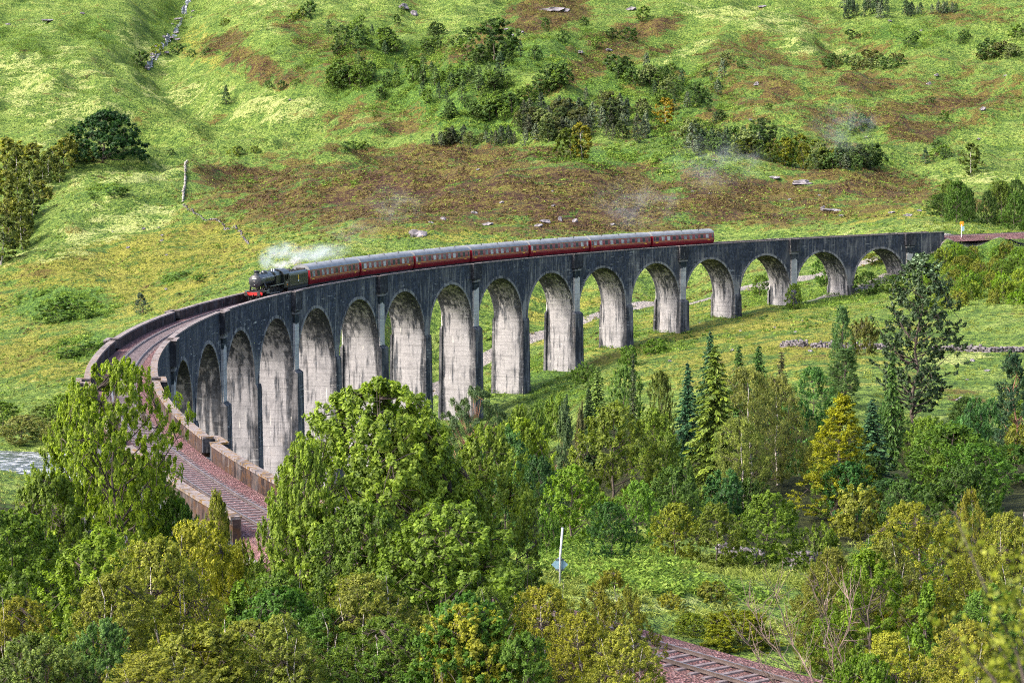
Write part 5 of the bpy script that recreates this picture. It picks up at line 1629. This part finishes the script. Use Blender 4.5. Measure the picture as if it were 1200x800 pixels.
def make_tender():
    r = empty('tender')
    tag(r, 'dark green coal tender with a gold crest coupled behind the locomotive', 'tender')
    q = MB(); q.box(-4.0, 4.0, -1.2, 1.2, .85, 1.25); q.build('frame', M['under'], r)
    q = MB(); q.prism([(-1.28, 1.25), (-1.28, 2.75), (-1.22, 2.98), (-1.0, 3.16), (-.94, 3.12), (-1.14, 2.95), (-1.19, 2.75), (-1.19, 2.5), (1.19, 2.5), (1.19, 2.75), (1.14, 2.95), (.94, 3.12), (1.0, 3.16), (1.22, 2.98), (1.28, 2.75), (1.28, 1.25)], 'x', -3.9, 3.6)
    q.box(-3.92, -3.8, -1.2, 1.2, 1.3, 3.1); q.box(3.5, 3.62, -1.2, 1.2, 1.3, 2.9)
    t = q.build('tank', M['loco_green'], r)
    rng = random.Random(2); q = MB()
    for i in range(150):
        x, y = rng.uniform(-3.0, 3.3), rng.uniform(-1.0, 1.0)
        z = 2.75 + .5 * (1 - (y / 1.1) ** 2) * (1 - ((x - .3) / 3.8) ** 2) + rng.uniform(-.1, .1); s = rng.uniform(.12, .26)
        q.box(x - s, x + s, y - s, y + s, z - s * 1.5, z + s * .6, 0, top=(x - s * .5, x + s * .6, y - s * .6, y + s * .5))
    q.box(-3.6, 3.4, -1.1, 1.1, 2.5, 2.8)
    q.build('coal_load', M['coal'], r)
    for sg in (1, -1):
        y = sg * 1.281
        q = MB(); q.prism([(-.12, 1.95), (.12, 1.95), (.17, 2.2), (.15, 2.45), (.2, 2.55), (.06, 2.68), (-.14, 2.62), (-.2, 2.42), (-.14, 2.2)], 'y', *sorted((y, y + sg * .012)))
        c = q.build('crest', M['gold'], t)
        q = MB(); q.prism([(-.15, 1.76), (.15, 1.76), (.18, 1.93), (-.18, 1.93)], 'y', *sorted((y, y + sg * .012))); q.build('crest_base', M['white'], c)
        q = MB(); y0, y1 = sorted((y, y + sg * .01))
        q.box(-3.7, 3.4, y0, y1, 1.40, 1.43); q.box(-3.7, 3.4, y0, y1, 2.66, 2.69); q.box(-3.7, -3.67, y0, y1, 1.43, 2.66); q.box(3.37, 3.4, y0, y1, 1.43, 2.66); q.build('lining', M['cream'], t)
        for x in (2.4, 0, -2.4):
            q = MB(); disc_wheel(q, x, sg * .75, .63, .13, 0, 12); q.build('wheel', M['wheel'], r)
        q = MB(); q.box(-3.8, 3.8, *sorted((sg * .95, sg * 1.02)), .55, .95); q.build('axle_frame', M['under'], r)
    return r


COACH_W = 1.40


def make_coach():
    r = empty('passenger_carriage')
    L = 9.42
    body = [(-1.22, 1.0), (-COACH_W, 1.6), (-COACH_W, 2.3), (-1.33, 2.98), (1.33, 2.98), (COACH_W, 2.3), (COACH_W, 1.6), (1.22, 1.0)]
    q = MB(); q.prism(body, 'x', -L, L); q.build('body', M['maroon'], r)
    top = [(1.36, 2.98), (1.22, 3.3), (.9, 3.56), (.45, 3.72), (0, 3.78), (-.45, 3.72), (-.9, 3.56), (-1.22, 3.3), (-1.36, 2.98)]
    q = MB()
    n = len(top)
    vs = [(x, p[0], p[1]) for x in (-L - .05, L + .05) for p in top]
    q.add(vs, [(i, i + 1, n + i + 1, n + i) for i in range(n - 1)], 0, True); q.add(vs, [tuple(range(n)), tuple(range(n, 2 * n))[::-1]])
    roof = q.build('roof', M['roof_grey'], r)
    for i in range(7):
        x = -8.0 + i * 2.66
        for sg in ((1,) if i % 2 else (-1,)):
            v = MB(); v.box(x - .13, x + .13, sg * .62 - .1, sg * .62 + .1, 3.6, 3.84, top=(x - .1, x + .1, sg * .62 - .07, sg * .62 + .07)); v.build('roof_vent', M['vent'], roof)
    q = MB(); q.box(-L, L, -1.1, 1.1, .82, 1.0); q.box(-3.5, -1.2, -1.2, 1.2, .3, .82); q.box(.6, 2.6, -1.2, 1.2, .35, .82); q.build('underframe', M['under'], r)
    for x in (-6.9, 6.9):
        q = MB(); q.box(x - 1.7, x + 1.7, -1.05, 1.05, .38, .78); bg_ = q.build('bogie', M['under'], r)
        for dx in (-1.28, 1.28):
            w = MB()
            for sg in (1, -1): disc_wheel(w, x + dx, sg * .75, .45, .13)
            w.tube([(x + dx, -.75, .45), (x + dx, .75, .45)], .07); w.build('wheelset', M['wheel'], bg_)
    for x in (-1, 1):
        q = MB(); q.box(*sorted((x * L, x * (L + .4))), -.6, .6, 1.05, 3.3); q.build('gangway', M['under'], r)
    xs = [-8.9, -7.2, -5.5, -3.8, -2.1, -.4, 1.3, 3.0, 4.7, 6.4, 8.1, 9.0]
    for sg in (1, -1):
        for i, x in enumerate(xs):
            w_ = .25 if i in (0, 11) else .47
            q = MB()
            def yy(z): return COACH_W - (max(z - 2.3, 0) / .68) * .07
            def pane(x0, x1, z0, z1, off, mi):
                q.add([(x0, sg * (yy(z0) + off), z0), (x1, sg * (yy(z0) + off), z0), (x1, sg * (yy(z1) + off), z1), (x0, sg * (yy(z1) + off), z1),
                       (x0, sg * (yy(z0) - .02), z0), (x1, sg * (yy(z0) - .02), z0), (x1, sg * (yy(z1) - .02), z1), (x0, sg * (yy(z1) - .02), z1)],
                      [(0, 1, 2, 3), (0, 4, 5, 1), (1, 5, 6, 2), (2, 6, 7, 3), (3, 7, 4, 0)], mi)
            pane(x - w_, x + w_, 2.0, 2.82, .012, 0)
            pane(x - w_ + .055, x + w_ - .055, 2.05, 2.77, .018, 1)
            q.build('window', [M['cream'], M['glass']], r)
        q = MB(); y0, y1 = sorted((sg * 1.36, sg * (COACH_W + .006)))
        q.box(-L + .02, L - .02, y0, y1, 1.86, 1.90); q.build('lining', M['yellow'], r)
        q = MB(); q.box(-L + .02, L - .02, *sorted((sg * 1.30, sg * 1.366)), 2.90, 2.93); q.build('lining', M['yellow'], r)
        q = MB()
        for x in (-8.1, 7.9): q.box(x, x + .75, y0, y1, 1.62, 1.74)
        q.build('running_number', M['gold'], r)
    return r


loco = make_loco(); set_vehicle(loco, 25.0 + 5.75 + .2, 4.5)
# the locomotive is modelled from its cab (x=0) to the buffers (x=11.6): shift so that its middle is the origin
for ch in loco.children:
    ch.location.x -= 5.75
tender = make_tender(); set_vehicle(tender, 40.45, 2.4)
coach = make_coach()
ORD = ['first carriage behind the tender', 'second carriage behind the tender', 'third carriage behind the tender', 'fourth carriage, in the middle of the train', 'third carriage from the rear of the train', 'second carriage from the rear of the train', 'rearmost carriage at the tail of the train']
for i in range(7):
    c = coach if i == 0 else copy_tree(coach)
    set_vehicle(c, 44.75 + 9.83 + i * 19.69, 7.0)
    tag(c, 'maroon passenger coach with pale grey roof, ' + ORD[i], 'carriage', 'carriages of the steam train')

# ------------------------------------------------------------------ signs, walls, boulders
def sign_post():
    p = hit(656, 683, 60); b_z = p[2]
    r = empty('lineside_sign', (p[0], p[1], b_z))
    tag(r, 'blue grey diamond shaped sign seen from behind on a tall pale pole in the clearing', 'sign')
    k = p[1] / FPX
    H = 66.5 * k
    q = MB(); q.tube([(0, 0, -.4), (.02, 0, H * .5), (.12, 0, H)], .05, 10); q.build('pole', M['galv'], r)
    cz = 22 * k; h = 9.8 * k
    q = MB(); q.prism([(0, cz - h), (h, cz), (0, cz + h), (-h, cz)], 'y', .085, .11)
    bd = q.build('board', M['signgrey'], r)
    for z in (cz - .24, cz + .24):
        q = MB(); q.box(-.22, .22, .06, .085, z - .03, z + .03); q.build('bracket', M['vent'], bd)


sign_post()
p = np.array(line(S_FAR + 9, 4.2, -1.75))
top_ = at(1127, 260, p[1])
r = empty('signal_board', (top_[0], p[1], gz(top_[0], p[1])))
tag(r, 'small orange signal board on a white post beside the railway at the far right', 'signal')
hh = top_[2] - gz(top_[0], p[1])
q = MB(); q.tube([(0, 0, -.3), (0, 0, hh - .6)], .09, 8); q.build('post', M['white'], r)
q = MB(); q.box(-.36, .36, -.05, .03, hh - .85, hh + .1); q.build('orange_board', M['orange'], r)
q = MB(); q.box(.1, .6, -.06, -.02, hh - 2.0, hh - 1.0); q.build('small_plate', M['signgrey'], r)

_prng = np.random.default_rng(8)


def stones(pts, size, height, thick, seed, gap=0.0):
    """a dry stone wall along ground points: rounded, uneven blocks"""
    rng = np.random.default_rng(seed)
    V, F = [], []
    cube = np.array([(-1, -1, -1), (1, -1, -1), (1, 1, -1), (-1, 1, -1), (-1, -1, 1), (1, -1, 1), (1, 1, 1), (-1, 1, 1)], float)
    cf = np.array([(3, 2, 1, 0), (4, 5, 6, 7), (0, 1, 5, 4), (1, 2, 6, 5), (2, 3, 7, 6), (3, 0, 4, 7)])
    for a, b in zip(pts[:-1], pts[1:]):
        a, b = np.array(a[:2]), np.array(b[:2]); L = np.hypot(*(b - a)); d = (b - a) / L; nrm = np.array([-d[1], d[0]])
        for t in np.arange(0, L, size * .8):
            hloc = height * (.75 + .5 * rng.random())
            for z in np.arange(0, hloc, size * .5):
                for o in ((-thick / 2, thick / 2) if thick > size else (0,)):
                    if rng.random() < gap: continue
                    x, y = a + d * (t + rng.normal() * size * .15) + nrm * (o + rng.normal() * .08)
                    g = float(z) + 0
                    s = size * np.array([.42, .34, .28]) * (.6 + .7 * rng.random(3))
                    vv = cube * s * (1 + rng.normal(size=(8, 3)) * .16)
                    an = math.atan2(d[1], d[0]) + rng.normal() * .35
                    c, sn = math.cos(an), math.sin(an)
                    vv = np.stack([vv[:, 0] * c - vv[:, 1] * sn, vv[:, 0] * sn + vv[:, 1] * c, vv[:, 2]], -1)
                    F.append(cf + 8 * len(V)); V.append(vv + [x, y, g]);
    V = np.concatenate(V); F = np.concatenate(F)
    V[:, 2] += np.repeat(ground(V[::8, 0], V[::8, 1]), 8)
    return V, F


def wall(px_pts, name, label, size, height, thick, seed, mat, gap=.05, y0=100):
    pts = [hit(*q, y0=y0) for q in px_pts]
    V, F = stones(pts, size, height, thick, seed, gap)
    o = link(name, mesh_np(name, V, F, mat))
    tag(o, label, 'wall')


M['wall_stone'] = simple('wall_stone', (.125, .115, .125), .95, 0, .6, 1.1, .1)
M['pale_stone'] = simple('pale_wall_stone', (.30, .28, .26), .95, 0, .4, .8, .1)
wall([(918, 406), (944, 406)], 'dry_stone_wall', 'short length of dry stone wall left of the narrow columnar tree', .55, .8, .7, 1, M['wall_stone'], .05, 200)
wall([(952, 407), (978, 407), (1010, 408), (1040, 409)], 'dry_stone_wall', 'dry stone wall running behind the columnar tree and the brown bush', .55, .72, .7, 2, M['wall_stone'], .12, 200)
wall([(1095, 411), (1130, 411), (1165, 412), (1215, 412)], 'dry_stone_wall', 'long low dry stone wall crossing the meadow at the right edge', .55, .72, .7, 3, M['wall_stone'], .06, 200)
wall([(845, 653), (868, 657), (890, 661)], 'field_wall', 'low grey wall under the broad bright green tree', .4, .8, .5, 4, M['wall_stone'], 0, 90)
wall([(922, 662), (945, 663), (960, 663)], 'field_wall', 'low grey wall right of the broad bright green tree', .4, .8, .5, 5, M['wall_stone'], 0, 90)
wall([(219, 190), (217, 215), (214, 238)], 'hill_wall', 'thin pale wall going straight down the left hillside', .7, .7, .3, 6, M['pale_stone'], .1, 300)
wall([(214, 240), (232, 252), (262, 264), (292, 286)], 'hill_wall', 'broken pale wall slanting down towards the train smoke', .6, .5, .4, 7, M['wall_stone'], .55, 300)


def boulder_mesh(seed):
    bm = bmesh.new(); bmesh.ops.create_icosphere(bm, subdivisions=3, radius=1)
    for v in bm.verts:
        n = mnoise.noise(v.co * 1.3 + Vector((seed * 7.1, 0, 0))) * .55 + mnoise.noise(v.co * 3.1 + Vector((0, seed * 3.3, 0))) * .22
        v.co *= 1 + n
        v.co.z = max(v.co.z, -.35)
    me = bpy.data.meshes.new('boulder'); bm.to_mesh(me); bm.free()
    me.materials.append(M['rock'])
    return me


BM = [boulder_mesh(i) for i in range(5)]


def boulder(px, py, w, h, name, label, group=None, y0=300):
    b = hit(px, py + h * .4, y0)
    k = b[1] / FPX
    o = link(name, BM[int(_prng.integers(5))])
    o.location = b + [0, 0, h * k * .04]
    o.scale = (w * k * .36, w * k * .3, h * k * .5)
    o.rotation_euler = (0, 0, _prng.normal() * .35)
    tag(o, label, 'rock', group)


boulder(490, 271, 30, 14, 'rock_outcrop', 'large pale purple outcrop above the second carriage')
boulder(940, 212, 34, 8, 'rock_outcrop', 'long pale rock slab on the brown knoll at the right')
boulder(908, 207, 18, 5, 'rock_outcrop', 'small pale slab left of the long slab on the right knoll')
boulder(974, 245, 30, 5, 'rock_outcrop', 'thin pale slab lower down the right knoll')
boulder(1064, 251, 14, 5, 'rock_outcrop', 'pale rock near the far end of the viaduct')
boulder(648, 10, 40, 9, 'rock_outcrop', 'dark and pale crag at the top of the brown ridge')
boulder(663, 11, 14, 7, 'rock_outcrop', 'pale stone in the crag at the top of the brown ridge')
boulder(740, 9, 16, 7, 'rock_outcrop', 'pale crag at the top edge right of the brown ridge')
boulder(474, 6, 16, 10, 'rock_outcrop', 'bluish crag at the top edge of the middle hillside')
boulder(486, 14, 12, 9, 'rock_outcrop', 'brownish crag below the bluish crag at the top edge')
boulder(893, 7, 12, 4, 'rock_outcrop', 'flat pale stone near the top of the right hillside')
boulder(1126, 466, 16, 7, 'rock_outcrop', 'purplish rock on the slope under the right meadow', None, 150)
for px, py, w, h in [(572, 261, 18, 6), (556, 248, 10, 5), (588, 236, 9, 4), (640, 258, 20, 6), (631, 263, 12, 6), (657, 255, 7, 9), (674, 257, 8, 8), (649, 240, 6, 3), (520, 255, 9, 5), (505, 260, 8, 4), (560, 198, 5, 3), (648, 223, 4, 3), (718, 262, 6, 4),
                     (985, 252, 14, 4), (965, 242, 8, 5), (1078, 246, 8, 3), (1045, 248, 12, 3), (925, 233, 5, 3), (960, 228, 5, 3), (832, 226, 5, 3), (812, 224, 5, 3), (835, 187, 14, 3), (600, 40, 6, 4), (612, 37, 7, 4), (593, 34, 6, 3), (680, 60, 12, 5), (714, 58, 10, 4),
                     (880, 140, 6, 3), (887, 97, 9, 6), (1089, 97, 8, 5), (1098, 87, 8, 4), (1152, 126, 9, 7), (1178, 88, 5, 3), (1043, 24, 5, 3), (1080, 35, 5, 3), (1015, 160, 4, 3), (1147, 162, 5, 3), (996, 106, 4, 3), (55, 24, 18, 4), (97, 15, 8, 3), (10, 28, 10, 3), (340, 116, 6, 3),
                     (168, 267, 5, 4), (186, 266, 4, 3), (190, 281, 6, 3), (150, 289, 5, 4), (195, 298, 4, 3), (132, 271, 3, 2), (195, 338, 5, 4), (190, 275, 4, 3)]:
    boulder(px, py, w, h, 'boulder', 'pale boulder lying in the rough grass and heather of the far hillside', 'boulders of the far hillside')
for px, py, w, h in [(868, 387, 5, 3), (908, 383, 4, 3), (932, 388, 4, 3), (858, 409, 6, 4), (940, 375, 4, 2), (1140, 421, 8, 5), (1157, 433, 10, 3), (1174, 430, 5, 3), (1186, 431, 6, 3), (1133, 444, 5, 3), (950, 410, 8, 4), (795, 408, 4, 3), (785, 422, 5, 3), (820, 378, 3, 2), (642, 427, 5, 4)]:
    boulder(px, py, w, h, 'boulder', 'small grey stone in the grass of the valley meadow', 'stones of the valley meadow', 180)

# ------------------------------------------------------------------ water
def water_material():
    t = NT('white_water')
    P = t.pos()
    f = t.noise(t.vmul(P, (1, 1.4, 1)), .35, 6, .7, 1.8)
    m = t.smooth(f, .47, .64)
    c = t.mix(m, (.05, .06, .07), (.46, .48, .51))
    ro = t.mix(m, (.08, .08, .08), (.6, .6, .6))
    p = t.n('BsdfPrincipled', ins={'Base Color': c, 'Normal': t.bump(f, .4, .7), 'Roughness': t.n('RGBToBW').outputs[0]})
    t.t.links.new(ro, [n for n in t.t.nodes if n.type == 'RGBTOBW'][0].inputs[0])
    t.t.links.new(p.outputs[0], t.out.inputs[0])
    return t.mat


M['water'] = water_material()
def ribbon(name, pts, wid, lift, label=None):
    P = np.array(pts, float)
    V, F = [], []
    for i in range(len(P)):
        d = P[min(i + 1, len(P) - 1), :2] - P[max(i - 1, 0), :2]; d /= np.hypot(*d); n = np.array([-d[1], d[0]])
        w = wid[i] if isinstance(wid, (list, tuple)) else wid
        for s in np.linspace(-.5, .5, 7):
            q = P[i, :2] + n * w * s
            V.append((q[0], q[1], P[i, 2] + lift if lift > -5 else 0))
    for i in range(len(P) - 1):
        for j in range(6):
            F.append((i * 7 + j, i * 7 + j + 1, i * 7 + 8 + j, i * 7 + 7 + j))
    V = np.array(V)
    return V, np.array(F)


def dense(P, n=6):
    P = np.array(P, float); out = []
    for a, b in zip(P[:-1], P[1:]):
        for t in np.arange(n) / n: out.append(a * (1 - t) + b * t)
    out.append(P[-1]); return np.array(out)


rv = dense([(x, y, RIVER_Z(i)) for i, (x, y) in enumerate(RIVER)], 5)
V, F = ribbon('river', rv, RIVER_W + 5, 0.0)
o = link('river', mesh_np('river', V, F[:, ::-1], M['water'], None, None, True)); tag(o, kind='structure')
st = [hit(*q, y0=500) for q in [(224, -4), (216, 10), (213, 22), (206, 34), (199, 42), (195, 49), (190, 56), (184, 66), (177, 75), (172, 82)]]
st = dense(st, 8)
V, F = ribbon('stream', st, [1.2 + 2.4 * abs(math.sin(i * .55)) for i in range(len(st))], 0)
V[:, 2] = ground(V[:, 0], V[:, 1]) + .35
V[:, :2] += _prng.normal(size=(len(V), 2)) * .5
o = link('hill_stream', mesh_np('hill_stream', V, F[:, ::-1], M['water'], None, None, True)); tag(o, kind='structure')
for i in range(16):
    q = st[int(_prng.integers(4, len(st)))]
    o = link('boulder', BM[int(_prng.integers(5))]); o.location = q + [_prng.normal() * 4, _prng.normal() * 3, .3]; o.scale = (1.6, 1.4, 1.1)
    tag(o, 'pale stone in the bed of the tumbling hill stream at the upper left', 'rock', 'stones of the hill stream')

# ------------------------------------------------------------------ bare birch, near leaves
M['bare_bark'] = simple('reddish_birch_bark', (.17, .12, .105), .85, 0, .5, 2.5)


def bare_birch():
    r = empty('bare_birch', (9.0, 52, gz(9.0, 52)))
    tag(r, 'leafless birch with several thin reddish stems at the lower right', 'tree')
    rng = np.random.default_rng(4)
    stems = [[(985, 830), (948, 790), (925, 745), (910, 700), (906, 690)], [(968, 835), (925, 782), (892, 738), (872, 700)], [(940, 835), (900, 790), (880, 760), (868, 742)], [(992, 835), (976, 772), (968, 720), (955, 672)], [(1004, 835), (985, 762), (998, 715), (990, 690)]]
    b0 = np.array([9.0, 52, gz(9.0, 52) - .3])
    for sx in stems:
        P = [np.array(at(x, y, 52 + rng.normal() * .5)) for x, y in sx]
        P = [b0 + [rng.normal() * .3, rng.normal() * .3, 0]] + P
        P = dense(P, 4); P[1:-1] += rng.normal(size=(len(P) - 2, 3)) * .035
        paths = [(P, np.linspace(.032, .006, len(P)))]
        for k in range(34):
            i = int(rng.integers(len(P) // 3, len(P) - 1))
            d = P[min(i + 1, len(P) - 1)] - P[i]; d /= np.linalg.norm(d)
            v = d * .7 + rng.normal(size=3) * .5; v[2] += .35; v /= np.linalg.norm(v)
            L = rng.uniform(.35, 1.3)
            q = np.stack([P[i] + v * L * t + np.array([0, 0, .12 * t * t]) + rng.normal(size=3) * .03 * t for t in np.linspace(0, 1, 5)])
            paths.append((q, np.linspace(.009, .004, 5)))
        V, F = np_tubes(paths, 5)
        link('stem', mesh_np('stem', V - np.array([9.0, 52, gz(9.0, 52)]), F, M['bare_bark'], None, smooth=True), r)


bare_birch()


def near_birch():
    base = np.array([2.95, 9.6, gz(2.95, 9.6)])
    r = empty('birch_sapling', base)
    tag(r, 'blurred yellow green birch twigs close by at the lower right edge', 'tree')
    rng = np.random.default_rng(9)
    br = [[(1215, 850), (1190, 760), (1155, 690), (1122, 612)], [(1225, 850), (1205, 740), (1180, 672)], [(1205, 860), (1160, 790), (1110, 735)], [(1225, 830), (1215, 700), (1200, 640)], [(1200, 860), (1170, 800), (1140, 770)], [(1230, 850), (1190, 790), (1160, 740)], [(1235, 860), (1222, 770), (1190, 700)]]
    paths, C = [], []
    for b_ in br:
        P = dense([at(x, y, 9.6 + rng.normal() * .25) for x, y in b_], 6)
        paths.append((np.concatenate([[base + [0, 0, -.2]], P]), np.concatenate([[.02], np.linspace(.012, .002, len(P))])))
        for i in range(3, len(P)):
            for k in range(3): C.append(P[i] + rng.normal(size=3) * .04)
    C = np.array(C)
    V, F, T = cloud(rng, C, .055, 3, .04, .75, 1., .4, None, .4, None, .7)
    tr = np_tubes(paths, 5)
    link('trunk', mesh_np('near_trunk', tr[0] - base, tr[1], M['twig'], None, smooth=True), r)
    c = link('crown', mesh_np('near_crown', V - base, F, M['leaf'], {'tint': T}), r)
    c.color = (.13, .15, .035, 1)


near_birch()


# ------------------------------------------------------------------ steam and smoke
def smoke_material(name, dens, colr, scale, lo=.38, hi=.68):
    t = NT(name)
    tc = t.obj()
    f = t.noise(tc, scale, 4, .6, .6)
    ln = t.n('VectorMath', operation='LENGTH'); t.set(ln.inputs[0], tc)
    fall = t.smooth(ln.outputs['Value'], 1.0, .15)
    d = t.math('MULTIPLY', t.math('MULTIPLY', t.smooth(f, lo, hi), fall), dens)
    v = t.n('VolumePrincipled', ins={'Color': colr, 'Anisotropy': .2})
    t.set(v.inputs['Density'], d)
    t.t.links.new(v.outputs[0], t.out.inputs['Volume'])
    return t.mat


def puff(px, py, Y, w, h, dep, mat, name, label, tilt=0):
    bm = bmesh.new(); bmesh.ops.create_icosphere(bm, subdivisions=3, radius=1.02)
    me = bpy.data.meshes.new(name); bm.to_mesh(me); bm.free(); me.materials.append(mat)
    o = link(name, me); k = Y / FPX
    o.location = at(px, py, Y); o.scale = (w * k / 2, dep, h * k / 2); o.rotation_euler = (0, tilt, 0)
    tag(o, label, 'steam', None, 'stuff')


M['steam'] = smoke_material('white_steam', 1.1, (.97, .97, .98), 1.6)
M['smoke'] = smoke_material('thin_grey_smoke', .45, (.80, .88, .94), 1.3)
M['haze_smoke'] = smoke_material('drifting_smoke', .028, (.80, .88, .94), 2.6, .46, .72)
puff(331, 310, 231, 34, 13, 2.0, M['steam'], 'steam_plume', 'bright white steam blowing off over the boiler of the engine', -.05)
puff(346, 305, 234, 20, 13, 2.0, M['steam'], 'steam_plume', 'small white steam puff above the engine cab')
puff(372, 296, 250, 96, 26, 4.0, M['smoke'], 'smoke_plume', 'thin grey smoke trailing back above the first carriage', -.08)
puff(314, 303, 230, 30, 36, 2.5, M['smoke'], 'smoke_plume', 'thin bluish smoke rising above the engine chimney')
puff(332, 293, 233, 50, 28, 3.0, M['smoke'], 'smoke_plume', 'thin bluish smoke drifting back over the tender')
puff(412, 272, 300, 90, 50, 10, M['haze_smoke'], 'smoke_drift', 'faint bluish smoke behind the first carriages')
puff(462, 240, 330, 90, 60, 12, M['haze_smoke'], 'smoke_drift', 'faint bluish smoke on the slope above the carriages')
puff(745, 240, 420, 140, 80, 16, M['haze_smoke'], 'smoke_drift', 'faint pale smoke over the brown knoll above the rear carriages')
puff(838, 192, 470, 150, 80, 18, M['haze_smoke'], 'smoke_drift', 'faint pale smoke in front of the right pine belt')
puff(990, 150, 600, 100, 80, 18, M['haze_smoke'], 'smoke_drift', 'faint last wisp of smoke over the right hillside')
